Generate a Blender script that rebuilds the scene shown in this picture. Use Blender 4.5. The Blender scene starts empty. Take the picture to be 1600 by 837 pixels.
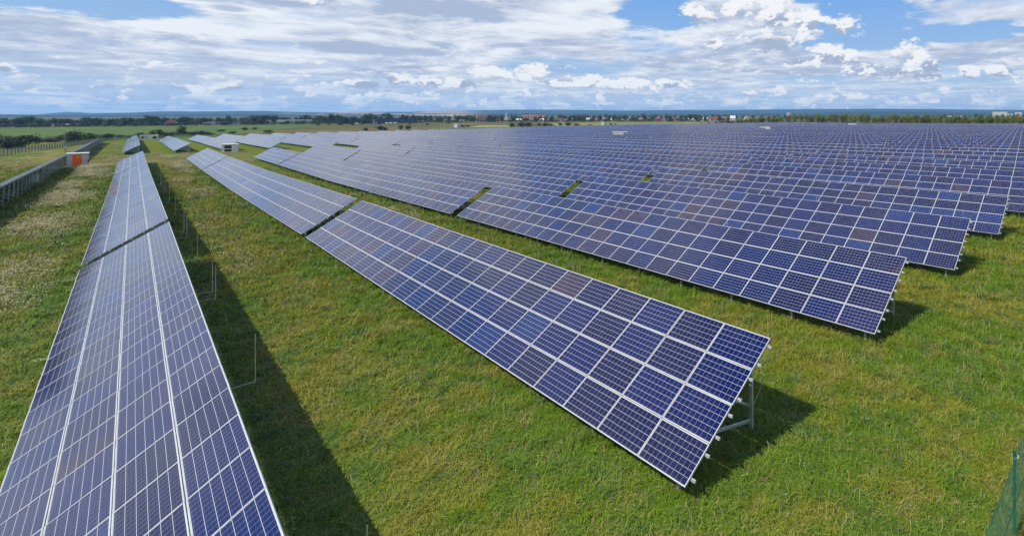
import bpy, math, random
import numpy as np
from mathutils import Vector, Matrix, noise as mnoise

R = math.radians
sc = bpy.context.scene
COL = sc.collection
rng = random.Random(7)

# ------------------------------------------------------------------ camera numbers (drone, 9 m above the grass)
CAM_H = 9.006
YAW = 0.87849                     # camera looks 50.3 degrees right of the direction of the rows (+Y)
FPX, PX0, PY0 = 779.03, 1146.4, 179.0
GRADE = 0.0115                    # the field falls gently away along the rows
TILT = 0.5775
CT, ST = math.cos(TILT), math.sin(TILT)
MA, MB_ = 1.672, 1.005             # panel pitch along / up the table
SUN_DIR = Vector((-0.59, 0.13, 0.80)).normalized()


def zg(x, y):
    yy = min(max(y - 8.0, -40.0), 480.0)
    z = -GRADE * yy
    k = min(max((y - 40) / 40, 0), 1) * min(max((700 - math.hypot(x, y)) / 200, 0), 1)
    z += 0.16 * k * (math.sin(x * 0.055 + 1.3) * math.sin(y * 0.047 + x * 0.013) + 0.6 * math.sin(x * 0.11 + y * 0.031))
    return z


def ray(px, py):
    r, z = (px - PX0) / FPX, -(py - PY0) / FPX
    s, c = math.sin(YAW), math.cos(YAW)
    return Vector((r * c + s, -r * s + c, z))


def at(px, py, off=0.0):
    """the point of the ground seen in that direction"""
    a = ray(px, py)
    t = 5.0
    for _ in range(4000):
        p = Vector((0, 0, CAM_H)) + a * t
        if p.z <= zg(p.x, p.y) + off:
            break
        t *= 1.004
    return Vector((p.x, p.y, zg(p.x, p.y)))


def bearing(px, dist):
    a = ray(px, PY0); a.z = 0; a.normalize()
    p = a * dist
    return Vector((p.x, p.y, zg(p.x, p.y)))


def depth(p):
    return p.x * math.sin(YAW) + p.y * math.cos(YAW)


def project(x, y, z):
    s, c = math.sin(YAW), math.cos(YAW)
    d = x * s + y * c
    r = x * c - y * s
    if d < 0.5:
        return None
    return PX0 + FPX * r / d, PY0 - FPX * (z - CAM_H) / d, d


# ------------------------------------------------------------------ node helper
class S:
    """a socket with arithmetic"""
    def __init__(self, nt, s): self.nt, self.s = nt, s
    def _m(self, op, *a, clamp=False):
        n = self.nt.nodes.new('ShaderNodeMath'); n.operation = op; n.use_clamp = clamp
        for i, v in enumerate((self,) + a):
            if isinstance(v, S): self.nt.links.new(v.s, n.inputs[i])
            else: n.inputs[i].default_value = v
        return S(self.nt, n.outputs[0])
    def __add__(self, o): return self._m('ADD', o)
    def __radd__(self, o): return self._m('ADD', o)
    def __sub__(self, o): return self._m('SUBTRACT', o)
    def __rsub__(self, o): return (self * -1.0) + o
    def __mul__(self, o): return self._m('MULTIPLY', o)
    def __rmul__(self, o): return self._m('MULTIPLY', o)
    def __truediv__(self, o): return self._m('DIVIDE', o)
    def max(self, o): return self._m('MAXIMUM', o)
    def min(self, o): return self._m('MINIMUM', o)
    def gt(self, o): return self._m('GREATER_THAN', o)
    def lt(self, o): return self._m('LESS_THAN', o)
    def floor(self): return self._m('FLOOR')
    def fract(self): return self._m('FRACT')
    def abs(self): return self._m('ABSOLUTE')
    def sqrt(self): return self._m('SQRT')
    def pow(self, o): return self._m('POWER', o)
    def clamp(self): return self._m('ADD', 0.0, clamp=True)
    def atan2(self, o): return self._m('ARCTAN2', o)


class G:
    def __init__(self, nt): self.nt = nt
    def new(self, t, **k):
        n = self.nt.nodes.new(t)
        for a, b in k.items(): setattr(n, a, b)
        return n
    def put(self, sock, v):
        if isinstance(v, S): self.nt.links.new(v.s, sock)
        elif v is not None: sock.default_value = v
    def out(self, n, i=0): return S(self.nt, n.outputs[i])
    def smooth(self, x, a, b, lo=0.0, hi=1.0):
        n = self.new('ShaderNodeMapRange', interpolation_type='SMOOTHSTEP')
        self.put(n.inputs[0], x)
        for i, v in ((1, a), (2, b), (3, lo), (4, hi)): self.put(n.inputs[i], v)
        return self.out(n)
    def noise(self, vec, scale, detail=4.0, rough=0.5, dist=0.0, dims='3D', lac=2.0):
        n = self.new('ShaderNodeTexNoise', noise_dimensions=dims)
        self.put(n.inputs['Vector'], vec)
        n.inputs['Scale'].default_value = scale; n.inputs['Detail'].default_value = detail
        n.inputs['Roughness'].default_value = rough; n.inputs['Distortion'].default_value = dist
        n.inputs['Lacunarity'].default_value = lac
        return self.out(n)
    def mix(self, f, a, b, mode='MIX'):
        n = self.new('ShaderNodeMix', data_type='RGBA', blend_type=mode)
        self.put(n.inputs[0], f)
        for i, v in ((6, a), (7, b)):
            if isinstance(v, S): self.nt.links.new(v.s, n.inputs[i])
            else: n.inputs[i].default_value = (*v, 1.0)
        return S(self.nt, n.outputs[2])
    def sep(self, v):
        n = self.new('ShaderNodeSeparateXYZ'); self.put(n.inputs[0], v)
        return [S(self.nt, o) for o in n.outputs]
    def com(self, x, y, z):
        n = self.new('ShaderNodeCombineXYZ')
        for i, v in enumerate((x, y, z)): self.put(n.inputs[i], v)
        return self.out(n)
    def vscale(self, v, s):
        n = self.new('ShaderNodeVectorMath', operation='MULTIPLY'); self.put(n.inputs[0], v); n.inputs[1].default_value = s
        return self.out(n)
    def vadd(self, v, s):
        n = self.new('ShaderNodeVectorMath', operation='ADD'); self.put(n.inputs[0], v)
        if isinstance(s, S): self.put(n.inputs[1], s)
        else: n.inputs[1].default_value = s
        return self.out(n)
    def pos(self): return self.out(self.new('ShaderNodeNewGeometry'), 0)
    def island(self): return S(self.nt, self.new('ShaderNodeNewGeometry').outputs['Random Per Island'])
    def objrand(self): return S(self.nt, self.new('ShaderNodeObjectInfo').outputs['Random'])


def material(name, fn):
    m = bpy.data.materials.new(name); m.use_nodes = True
    nt = m.node_tree
    b = nt.nodes['Principled BSDF']
    g = G(nt)
    fn(g, b)
    return m


def plain(name, col, rough=0.6, metal=0.0, var=0.12, scale=6.0, spec=0.4):
    def fn(g, b):
        n = g.noise(g.pos(), scale, 5, 0.6)
        k = g.smooth(n, 0.3, 0.7)
        lo = tuple(c * (1 - var) for c in col); hi = tuple(min(1, c * (1 + var)) for c in col)
        c = g.mix(k, lo, hi)
        g.put(b.inputs['Base Color'], c)
        g.put(b.inputs['Roughness'], g.smooth(n, 0.2, 0.8, rough - 0.08, rough + 0.08))
        b.inputs['Metallic'].default_value = metal
        b.inputs['Specular IOR Level'].default_value = spec
    return material(name, fn)


# ------------------------------------------------------------------ mesh helper
class MB:
    def __init__(self):
        self.v, self.f, self.m, self.uv = [], [], [], []
    def face(self, pts, mi=0, uv=None):
        i = len(self.v); self.v += [tuple(p) for p in pts]
        self.f.append(tuple(range(i, i + len(pts)))); self.m.append(mi)
        self.uv.append(uv if uv else [(0.0, 0.0)] * len(pts))
    def shared(self, verts, faces, mi=0):
        i = len(self.v); self.v += [tuple(p) for p in verts]
        for f in faces:
            self.f.append(tuple(i + k for k in f)); self.m.append(mi); self.uv.append([(0.0, 0.0)] * len(f))
    def box(self, a, b, mi=0, M=None):
        x0, y0, z0 = a; x1, y1, z1 = b
        P = [(x0, y0, z0), (x1, y0, z0), (x1, y1, z0), (x0, y1, z0), (x0, y0, z1), (x1, y0, z1), (x1, y1, z1), (x0, y1, z1)]
        if M is not None: P = [tuple(M @ Vector(p)) for p in P]
        self.shared(P, [(3, 2, 1, 0), (4, 5, 6, 7), (0, 1, 5, 4), (1, 2, 6, 5), (2, 3, 7, 6), (3, 0, 4, 7)], mi)
    def bar(self, p, q, w, h=None, mi=0):
        """rectangular bar from p to q"""
        h = h or w
        p, q = Vector(p), Vector(q); d = (q - p).normalized()
        up = Vector((0, 0, 1)) if abs(d.z) < 0.9 else Vector((0, 1, 0))
        s = d.cross(up).normalized(); t = s.cross(d).normalized()
        P = []
        for c in (p, q):
            for a, b in ((-1, -1), (1, -1), (1, 1), (-1, 1)):
                P.append(c + s * a * w / 2 + t * b * h / 2)
        self.shared(P, [(3, 2, 1, 0), (4, 5, 6, 7), (0, 1, 5, 4), (1, 2, 6, 5), (2, 3, 7, 6), (3, 0, 4, 7)], mi)
    def tube(self, pts, rad, n=8, mi=0):
        """tapered tube through pts"""
        V, F = [], []
        for k, p in enumerate(pts):
            p = Vector(p)
            d = (Vector(pts[min(k + 1, len(pts) - 1)]) - Vector(pts[max(k - 1, 0)])).normalized()
            up = Vector((1, 0, 0)) if abs(d.x) < 0.8 else Vector((0, 1, 0))
            s = d.cross(up).normalized(); t = s.cross(d)
            r = rad[k] if isinstance(rad, (list, tuple)) else rad
            for a in range(n):
                th = 2 * math.pi * a / n
                V.append(p + s * math.cos(th) * r + t * math.sin(th) * r)
        for k in range(len(pts) - 1):
            for a in range(n):
                F.append((k * n + a, k * n + (a + 1) % n, (k + 1) * n + (a + 1) % n, (k + 1) * n + a))
        F.append(tuple(range(n))[::-1]); F.append(tuple((len(pts) - 1) * n + a for a in range(n)))
        self.shared(V, F, mi)
    def mesh(self, name, mats):
        me = bpy.data.meshes.new(name)
        me.from_pydata(self.v, [], self.f)
        for m in (mats if isinstance(mats, (list, tuple)) else [mats]): me.materials.append(m)
        me.polygons.foreach_set('material_index', self.m)
        l = me.uv_layers.new(name='UVMap')
        l.data.foreach_set('uv', [c for u in self.uv for p in u for c in p])
        me.update()
        return me
    def build(self, name, mats, parent=None, loc=(0, 0, 0), rot=(0, 0, 0)):
        return link(name, self.mesh(name, mats), parent, loc, rot)


def link(name, me, parent=None, loc=(0, 0, 0), rot=(0, 0, 0), scale=(1, 1, 1)):
    o = bpy.data.objects.new(name, me); COL.objects.link(o)
    o.location = loc; o.rotation_euler = rot; o.scale = scale
    if parent: o.parent = parent
    return o


def tag(o, label=None, cat=None, group=None, kind=None):
    if label: o['label'] = label
    if cat: o['category'] = cat
    if group: o['group'] = group
    if kind: o['kind'] = kind
    return o


def empty(name, loc, rot=(0, 0, 0)):
    o = link(name, None, None, loc, rot); o.empty_display_size = 0.3
    return o


ORD = 'zeroth first second third fourth fifth sixth seventh eighth ninth tenth eleventh twelfth thirteenth fourteenth fifteenth sixteenth seventeenth eighteenth nineteenth twentieth'.split()
TENS = {2: 'twenty', 3: 'thirty', 4: 'forty', 5: 'fifty', 6: 'sixty'}
TENTH = {3: 'thirtieth', 4: 'fortieth', 5: 'fiftieth', 6: 'sixtieth'}


def ordinal(n):
    if n <= 20: return ORD[n]
    if n % 10 == 0: return TENTH[n // 10]
    return TENS[n // 10] + '-' + ORD[n % 10]


# ------------------------------------------------------------------ materials
def mat_cells(g, b):
    uv = g.out(g.new('ShaderNodeUVMap'))
    u, v, _ = g.sep(uv)
    iu, iv = u.floor(), v.floor()
    fu, fv = u.fract(), v.fract()
    orand = g.objrand()
    wn = g.new('ShaderNodeTexWhiteNoise', noise_dimensions='3D')
    g.put(wn.inputs['Vector'], g.com(iu + 0.5, iv + 0.5, orand * 97.3))
    r1 = g.out(wn, 0); rc = g.sep(g.out(wn, 1))
    # margin of the backsheet, then 10 x 6 cells
    cu = (fu - 0.004) * (10 / 0.992); cv = (fv - 0.006) * (6 / 0.988)
    inside = cu.gt(0.0) * cu.lt(10.0) * cv.gt(0.0) * cv.lt(6.0)
    eu = ((cu.fract() - 0.5).abs() * -1.0) + 0.5; ev = ((cv.fract() - 0.5).abs() * -1.0) + 0.5
    gap_u = eu.lt(0.016); gap_v = ev.lt(0.020)
    bus = ((((cv.fract() * 3.0).fract() - 0.5).abs() * -1.0) + 0.5).gt(0.478)
    # crystal grain differs from cell to cell
    wc = g.new('ShaderNodeTexWhiteNoise', noise_dimensions='3D')
    g.put(wc.inputs['Vector'], g.com(cu.floor() + iu * 11.0, cv.floor() + iv * 7.0, orand * 31.7))
    cellr = g.out(wc, 0)
    base = g.mix(rc[0], (0.0010, 0.0048, 0.056), (0.0016, 0.0070, 0.078))
    base = g.mix(r1.gt(0.55), base, (0.0036, 0.0042, 0.042))
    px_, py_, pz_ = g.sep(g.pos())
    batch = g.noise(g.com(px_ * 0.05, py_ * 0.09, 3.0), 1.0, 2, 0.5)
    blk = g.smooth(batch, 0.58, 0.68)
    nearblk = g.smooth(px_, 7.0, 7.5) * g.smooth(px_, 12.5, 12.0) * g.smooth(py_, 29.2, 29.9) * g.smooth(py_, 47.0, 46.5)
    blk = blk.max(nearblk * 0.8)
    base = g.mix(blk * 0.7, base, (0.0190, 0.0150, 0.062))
    base = g.mix((r1 + blk * 0.22).gt(0.95), base, (0.026, 0.0140, 0.042))
    base = g.mix(r1.lt(0.08), base, (0.003, 0.016, 0.095))
    base = g.mix(cellr * 0.30, base, g.mix(1.0, base, (0.45, 0.5, 0.6), 'MULTIPLY'))
    col = g.mix(bus, base, (0.050, 0.065, 0.15))
    col = g.mix(gap_u, col, (0.25, 0.28, 0.36))
    col = g.mix(gap_v, col, (0.44, 0.46, 0.46))
    col = g.mix(inside, (0.42, 0.44, 0.46), col)
    dust = g.noise(g.pos(), 0.7, 5, 0.65)
    col = g.mix(g.smooth(dust, 0.45, 0.8, 0.0, 0.02), col, (0.28, 0.26, 0.25))
    soil = g.noise(g.com(fu * 3.0 + iu * 5.0, fv * 0.8 + iv * 3.0, orand * 40.0), 2.2, 4, 0.65)
    col = g.mix(g.smooth(soil, 0.4, 0.75) * (rc[2] * 0.022 + 0.004) + g.smooth(fv, 0.07, 0.02) * 0.05, col, (0.30, 0.28, 0.26))
    g.put(b.inputs['Base Color'], col)
    g.put(b.inputs['Roughness'], rc[1] * 0.05 + g.smooth(soil, 0.3, 0.8, 0.075, 0.12))
    b.inputs['IOR'].default_value = 1.44
    b.inputs['Specular IOR Level'].default_value = 0.5


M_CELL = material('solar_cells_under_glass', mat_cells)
M_ALU = plain('anodised_aluminium', (0.43, 0.44, 0.45), 0.45, 0.2, 0.06, 3.0, 0.5)
M_BACK = plain('panel_backsheet', (0.55, 0.56, 0.58), 0.6, 0, 0.08)
M_STEEL = plain('galvanised_steel', (0.42, 0.46, 0.45), 0.45, 0.5, 0.18, 5.0)
M_DARK = plain('dark_louvre_paint', (0.045, 0.028, 0.03), 0.6)
M_CABINET = plain('cabinet_grey_render', (0.45, 0.45, 0.43), 0.75, 0, 0.1, 1.5)
M_CABWHITE = plain('cabinet_white_paint', (0.62, 0.61, 0.57), 0.65, 0, 0.1, 1.5)
M_ROOFSLAB = plain('cabinet_roof_concrete', (0.66, 0.64, 0.60), 0.8, 0, 0.12, 1.2)
M_ORANGE = plain('orange_door_paint', (0.90, 0.13, 0.012), 0.5, 0, 0.08, 2.0)
M_YELLOW = plain('yellow_sticker', (0.85, 0.55, 0.02), 0.5)
M_RED = plain('red_paint', (0.38, 0.02, 0.02), 0.5)
M_BLACK = plain('black_print', (0.03, 0.02, 0.02), 0.6)
M_GREENPOST = plain('green_powder_coat', (0.008, 0.085, 0.06), 0.45)
M_GREYPOST = plain('grey_fence_post', (0.16, 0.20, 0.19), 0.6)
M_DARKPOST = plain('dark_fence_post', (0.045, 0.05, 0.045), 0.7)
M_CABLETIE = plain('pale_cable_tie', (0.6, 0.68, 0.75), 0.5)
M_BARK = plain('bark', (0.11, 0.085, 0.06), 0.9, 0, 0.3, 3.0)


def wire(name, col, nu, nv, w):
    def fn(g, b):
        uv = g.out(g.new('ShaderNodeUVMap')); u, v, _ = g.sep(uv)
        a = ((u * nu).fract().lt(w)).max((v * nv).fract().lt(w))
        n = g.noise(g.pos(), 3.0, 3)
        g.put(b.inputs['Base Color'], g.mix(n, tuple(c * .8 for c in col), tuple(c * 1.2 for c in col)))
        b.inputs['Roughness'].default_value = 0.5
        g.put(b.inputs['Alpha'], a)
    return material(name, fn)


M_WIRE_GREEN = wire('green_wire_mesh', (0.04, 0.42, 0.28), 20.0, 20.0, 0.30)
M_WIRE_GREY = wire('grey_wire_mesh', (0.26, 0.28, 0.22), 12.0, 12.0, 0.22)


def leaf_mat(name, a, b_, c_):
    def fn(g, b):
        r = g.island(); o = g.objrand()
        n = g.noise(g.pos(), 0.35, 3)
        col = g.mix(r, a, b_)
        col = g.mix(g.smooth(n, 0.45, 0.7, 0.0, 0.6), col, c_)
        hsv = g.new('ShaderNodeHueSaturation'); g.put(hsv.inputs['Color'], col)
        g.put(hsv.inputs['Value'], o * 0.5 + 0.75)
        g.put(hsv.inputs['Hue'], o * 0.03 + 0.485)
        g.put(b.inputs['Base Color'], g.out(hsv))
        b.inputs['Roughness'].default_value = 0.65
        b.inputs['Specular IOR Level'].default_value = 0.25
        b.inputs['Transmission Weight'].default_value = 0.0
    return material(name, fn)


M_LEAF_DARK = leaf_mat('dark_leaves', (0.014, 0.026, 0.007), (0.03, 0.052, 0.012), (0.045, 0.06, 0.012))
M_LEAF_MID = leaf_mat('mid_green_leaves', (0.028, 0.052, 0.010), (0.055, 0.085, 0.018), (0.08, 0.095, 0.02))
M_LEAF_BELT = leaf_mat('tree_belt_leaves', (0.075, 0.105, 0.014), (0.12, 0.15, 0.022), (0.15, 0.16, 0.03))


def mat_grassblade(g, b):
    r = g.objrand(); i = g.island()
    p = g.pos()
    big = g.noise(p, 0.13, 4, 0.6, 0.4); mid = g.noise(p, 0.75, 4, 0.6)
    fresh = g.mix(i, (0.052, 0.110, 0.004), (0.155, 0.245, 0.010))
    dry = g.mix(i, (0.20, 0.165, 0.032), (0.32, 0.26, 0.075))
    olive = g.mix(i, (0.115, 0.135, 0.006), (0.255, 0.265, 0.015))
    px_, py_, pz_ = g.sep(p)
    alley = g.smooth(((((px_ + 1.93) / 10.14).fract() - 0.68).abs()), 0.27, 0.04) * g.smooth(px_, 70.0, 50.0)
    k = g.smooth(big + (mid - 0.5) * 0.8 + (r - 0.5) * 0.16 + alley * 0.16 - 0.05, 0.43, 0.59)
    col = g.mix(k, fresh, olive)
    d = g.smooth(mid * 0.6 + big * 0.4 + (i - 0.5) * 0.3 + alley * 0.05, 0.60, 0.78)
    col = g.mix(d * 0.75, col, dry)
    g.put(b.inputs['Base Color'], col)
    b.inputs['Roughness'].default_value = 0.55
    b.inputs['Specular IOR Level'].default_value = 0.25


M_BLADE = material('meadow_grass_blades', mat_grassblade)


def mat_ground(g, b):
    p = g.pos()
    x, y, z = g.sep(p)
    big = g.noise(p, 0.13, 4, 0.6, 0.4); mid = g.noise(p, 0.75, 4, 0.6)
    fine = g.noise(p, 7.0, 6, 0.7); vfine = g.noise(p, 30.0, 4, 0.7)
    tex = fine * 0.55 + vfine * 0.45
    fresh = g.mix(g.smooth(tex, 0.32, 0.68), (0.034, 0.072, 0.005), (0.110, 0.180, 0.010))
    olive = g.mix(g.smooth(tex, 0.32, 0.68), (0.056, 0.068, 0.006), (0.175, 0.190, 0.014))
    dry = g.mix(g.smooth(tex, 0.32, 0.68), (0.10, 0.085, 0.020), (0.29, 0.23, 0.075))
    alley = g.smooth(((((x + 1.93) / 10.14).fract() - 0.68).abs()), 0.27, 0.04) * g.smooth(x, 70.0, 50.0)
    k = g.smooth(big + (mid - 0.5) * 0.8 + alley * 0.16 - 0.05, 0.43, 0.59)
    col = g.mix(k, fresh, olive)
    d = g.smooth(mid * 0.6 + big * 0.4 + (fine - 0.5) * 0.3 + alley * 0.05, 0.60, 0.78)
    col = g.mix(d * 0.7, col, dry)
    # rough unmown hay west of and beyond the first group of tables, and the worn wheel tracks of the cross road
    nn = g.noise(g.vscale(p, (1.0, 0.35, 1.0)), 0.22, 6, 0.65)
    left = g.smooth(x, -9.0, -15.0) * g.smooth(nn, 0.42, 0.62)
    col = g.mix(left * 0.75, col, g.mix(tex, (0.12, 0.11, 0.025), (0.33, 0.29, 0.12)))
    road = g.smooth(y, 166.0, 174.0) * g.smooth(y, 226.0, 200.0) * g.smooth(nn, 0.36, 0.60)
    col = g.mix(road * 0.8, col, g.mix(tex, (0.085, 0.07, 0.02), (0.23, 0.18, 0.07)))
    trk = g.smooth((y + (nn - 0.5) * 5.0 - 180.0).abs(), 1.3, 0.4) * g.smooth(x, 70.0, 30.0) * g.smooth(x, -8.0, -2.0)
    col = g.mix(trk * 0.7, col, (0.30, 0.26, 0.16))
    # ground colour darkened around the viewpoint, so gaps between grass tufts come out dark
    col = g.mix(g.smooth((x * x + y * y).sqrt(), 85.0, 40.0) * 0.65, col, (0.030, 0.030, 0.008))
    # open country far away: duller, larger patches
    far = g.smooth((x * x + y * y).sqrt(), 480.0, 700.0)
    fp = g.noise(g.vscale(p, (1.0, 1.0, 0.0)), 0.006, 6, 0.6, 0.6)
    farc = g.mix(g.smooth(fp, 0.38, 0.62), (0.050, 0.062, 0.014), (0.115, 0.098, 0.035))
    col = g.mix(far, col, farc)
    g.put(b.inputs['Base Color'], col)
    b.inputs['Roughness'].default_value = 0.9
    b.inputs['Specular IOR Level'].default_value = 0.1
    bp = g.new('ShaderNodeBump'); bp.inputs['Strength'].default_value = 0.9; bp.inputs['Distance'].default_value = 0.25
    g.put(bp.inputs['Height'], tex)
    g.nt.links.new(bp.outputs[0], b.inputs['Normal'])


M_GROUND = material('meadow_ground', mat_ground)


def field_mat(name, a, c, scale=0.03, stripes=0.0):
    def fn(g, b):
        p = g.pos()
        n = g.noise(g.vscale(p, (1.0, 0.5, 0.0)), scale, 6, 0.65, 0.5)
        f = g.noise(p, 0.9, 4, 0.7)
        k = g.smooth(n * 0.65 + f * 0.35, 0.38, 0.62)
        g.put(b.inputs['Base Color'], g.mix(k, a, c))
        b.inputs['Roughness'].default_value = 0.9
        b.inputs['Specular IOR Level'].default_value = 0.1
    return material(name, fn)


M_FIELD_GREEN = field_mat('green_crop', (0.048, 0.085, 0.014), (0.085, 0.125, 0.022))
M_FIELD_BROWN = field_mat('brown_fallow', (0.085, 0.070, 0.028), (0.14, 0.115, 0.042))
M_FIELD_PALE = field_mat('pale_stubble', (0.17, 0.18, 0.07), (0.26, 0.26, 0.11))
M_FIELD_YEL = field_mat('yellow_green_meadow', (0.13, 0.14, 0.03), (0.21, 0.20, 0.05))


def mat_hill(g, b):
    p = g.pos()
    n = g.noise(p, 0.0011, 6, 0.6, 0.8)
    f = g.noise(p, 0.02, 5, 0.7)
    forest = g.mix(g.smooth(f, 0.35, 0.65), (0.010, 0.022, 0.012), (0.026, 0.042, 0.020))
    fields = g.mix(g.smooth(f, 0.4, 0.6), (0.24, 0.17, 0.10), (0.32, 0.24, 0.15))
    x, y, z = g.sep(p)
    az = x.atan2(y)
    zone = g.smooth(az, 0.13, 0.17) * g.smooth(az, 0.43, 0.36)
    k = g.smooth(n, 0.49, 0.53) * zone
    g.put(b.inputs['Base Color'], g.mix(k, forest, fields))
    b.inputs['Roughness'].default_value = 0.95
    b.inputs['Specular IOR Level'].default_value = 0.05


M_HILL = material('wooded_hills', mat_hill)

# ------------------------------------------------------------------ ground, fields, hills
def axis(vals_fine, lo, hi):
    out = list(vals_fine)
    s = vals_fine[1] - vals_fine[0]
    v = out[-1]; st = s
    while v < hi:
        st *= 1.22; v = min(v + st, hi); out.append(v)
    v = out[0]; st = s
    pre = []
    while v > lo:
        st *= 1.22; v = max(v - st, lo); pre.append(v)
    return pre[::-1] + out


gx = axis(list(np.arange(-60, 560, 7.0)), -12000, 12000)
gy_ = axis(list(np.arange(-40, 560, 7.0)), -12000, 12000)
gv = [(x, y, zg(x, y)) for y in gy_ for x in gx]
nx = len(gx)
gf = [(j * nx + i, j * nx + i + 1, (j + 1) * nx + i + 1, (j + 1) * nx + i) for j in range(len(gy_) - 1) for i in range(nx - 1)]
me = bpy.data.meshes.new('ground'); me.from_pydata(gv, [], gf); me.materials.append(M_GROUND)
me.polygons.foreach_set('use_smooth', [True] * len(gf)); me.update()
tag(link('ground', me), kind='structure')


def bary_sheet(name, pts, mat, lift):
    """a polygon of ground given by its corners, subdivided so that it follows the terrain"""
    P = [Vector(p) for p in pts]
    m = MB(); n = 24
    a, b, c, d = P
    V, F = [], []
    for j in range(n + 1):
        for i in range(n + 1):
            u, v = i / n, j / n
            q = (a * (1 - u) + b * u) * (1 - v) + (d * (1 - u) + c * u) * v
            V.append((q.x, q.y, zg(q.x, q.y) + lift))
    for j in range(n):
        for i in range(n):
            F.append((j * (n + 1) + i, j * (n + 1) + i + 1, (j + 1) * (n + 1) + i + 1, (j + 1) * (n + 1) + i))
    m.shared(V, F)
    return tag(m.build(name, mat), kind='structure')


def quad(p0, p1, p2, p3): return [at(*p) for p in (p0, p1, p2, p3)]


def g2(px, d): return bearing(px, d)


bary_sheet('crop_field', [g2(-120, 500), g2(330, 470), g2(520, 980), g2(-120, 980)], M_FIELD_GREEN, 0.08)
bary_sheet('fallow_field', [g2(330, 505), g2(700, 520), g2(640, 690), g2(420, 600)], M_FIELD_BROWN, 0.10)
bary_sheet('stubble_field', [g2(730, 640), g2(800, 640), g2(790, 740), g2(750, 740)], M_FIELD_PALE, 0.12)
bary_sheet('meadow_field', [g2(870, 640), g2(1110, 700), g2(1120, 960), g2(860, 900)], M_FIELD_YEL, 0.10)


def hills(name, prof, dist, deep, rough, mat):
    """a rolling ridge all along the horizon; prof lists bearing (as px) and height of the crest (as py)"""
    azs = np.linspace(R(-22), R(112), 260)
    pa = [math.atan((p - PX0) / FPX) + YAW for p, _ in prof]
    V, F = [], []
    rows = [(-deep, 0.0), (-deep * .6, .25), (-deep * .3, .62), (-deep * .1, .92), (0, 1.0), (deep * .5, .8), (deep, 0.2)]
    for a in azs:
        py = float(np.interp(a, pa, [q for _, q in prof]))
        cc = max(math.cos(a - YAW), 0.35)
        crest = CAM_H + (PY0 - py) / FPX * dist * cc
        for dd, k in rows:
            D = dist + dd
            x, y = D * math.sin(a), D * math.cos(a)
            nz = rough * (mnoise.fractal(Vector((x * 0.0012, y * 0.0012, 3.1)), 1.0, 2.0, 5))
            V.append((x, y, -6.5 + (crest + 6.5) * k + nz * k))
    n = len(rows)
    for i in range(len(azs) - 1):
        for j in range(n - 1):
            F.append((i * n + j, (i + 1) * n + j, (i + 1) * n + j + 1, i * n + j + 1))
    m = MB(); m.shared(V, F)
    me = m.mesh(name, mat); me.polygons.foreach_set('use_smooth', [True] * len(F))
    return tag(link(name, me), kind='structure')


hills('hills', [(-60, 178), (60, 179.3), (130, 177.2), (200, 176.3), (250, 174.2), (300, 174.4), (380, 173.4), (420, 174), (500, 175.6), (560, 174.6), (640, 174.6), (700, 172.6),
                (760, 172.4), (800, 171.4), (870, 171.8), (960, 172.8), (1100, 172.2), (1200, 171.2), (1300, 170.4), (1400, 170.2), (1500, 171.4), (1700, 172.4)], 8200, 1500, 4.0, M_HILL)
hills('low_hills', [(-60, 181), (250, 179), (380, 178.2), (520, 178.6), (700, 177.5), (900, 177.4), (1150, 177.6), (1270, 176.8), (1340, 174.8), (1450, 174.6), (1560, 176.8), (1700, 178)], 5200, 900, 4.0, M_HILL)
hills('distant_peak', [(-60, 181), (40, 180), (75, 177.6), (100, 175.2), (118, 175.0), (135, 176.8), (165, 180), (1700, 184)], 10600, 500, 2.0, M_HILL)

# ------------------------------------------------------------------ solar tables
def panel_mesh(name='solar_panel', offs=None, uvoff=(0, 0)):
    m = MB(); add_panel(m, Matrix.Identity(4), (0, 0)); return m.mesh(name, [M_CELL, M_ALU, M_BACK])


PW, PH, FW, FT = 1.657, 0.990, 0.019, 0.042     # along y, along slope, frame width, thickness


def frame_faces(m, M, mi):
    def T(p): return tuple(M @ Vector(p))
    a, b = PH / 2, PW / 2
    ai, bi = a - FW, b - FW
    o = [(-a, -b), (a, -b), (a, b), (-a, b)]; i = [(-ai, -bi), (ai, -bi), (ai, bi), (-ai, bi)]
    V = [T((x, y, 0)) for x, y in o] + [T((x, y, 0)) for x, y in i] + [T((x, y, -FT)) for x, y in o] + [T((x, y, -0.004)) for x, y in i]
    F = []
    for k in range(4):
        l = (k + 1) % 4
        F.append((k, l, 4 + l, 4 + k))
        F.append((8 + k, 8 + l, l, k))
        F.append((4 + k, 4 + l, 12 + l, 12 + k))
    m.shared(V, F, mi)


def add_panel(m, M, ij, frame=True):
    def T(p): return tuple(M @ Vector(p))
    ai, bi = PH / 2 - FW, PW / 2 - FW
    u, v = ij
    e = 0.0005
    # cells: u along the row, v up the slope
    m.face([T((-ai, -bi, -0.004)), T((ai, -bi, -0.004)), T((ai, bi, -0.004)), T((-ai, bi, -0.004))], 0,
           [(u + e, v + e), (u + e, v + 1 - e), (u + 1 - e, v + 1 - e), (u + 1 - e, v + e)])
    m.face([T((-ai, bi, -0.012)), T((ai, bi, -0.012)), T((ai, -bi, -0.012)), T((-ai, -bi, -0.012))], 2)
    if frame: frame_faces(m, M, 1)


ME_PANEL = panel_mesh()
_m = MB(); add_panel(_m, Matrix.Identity(4), (0, 0), False); ME_GLASS = _m.mesh('solar_panel_face', [M_CELL, M_ALU, M_BACK])
_m = MB(); frame_faces(_m, Matrix.Identity(4), 0); ME_FRAME = _m.mesh('panel_frame', [M_ALU])

Z0 = 0.62
SV = Vector((CT, 0, ST)); NV = Vector((-ST, 0, CT)); YV = Vector((0, 1, 0)); LOW = Vector((0, 0, Z0))


def slope_pt(s, y, n): return LOW + SV * s + YV * y + NV * n


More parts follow.
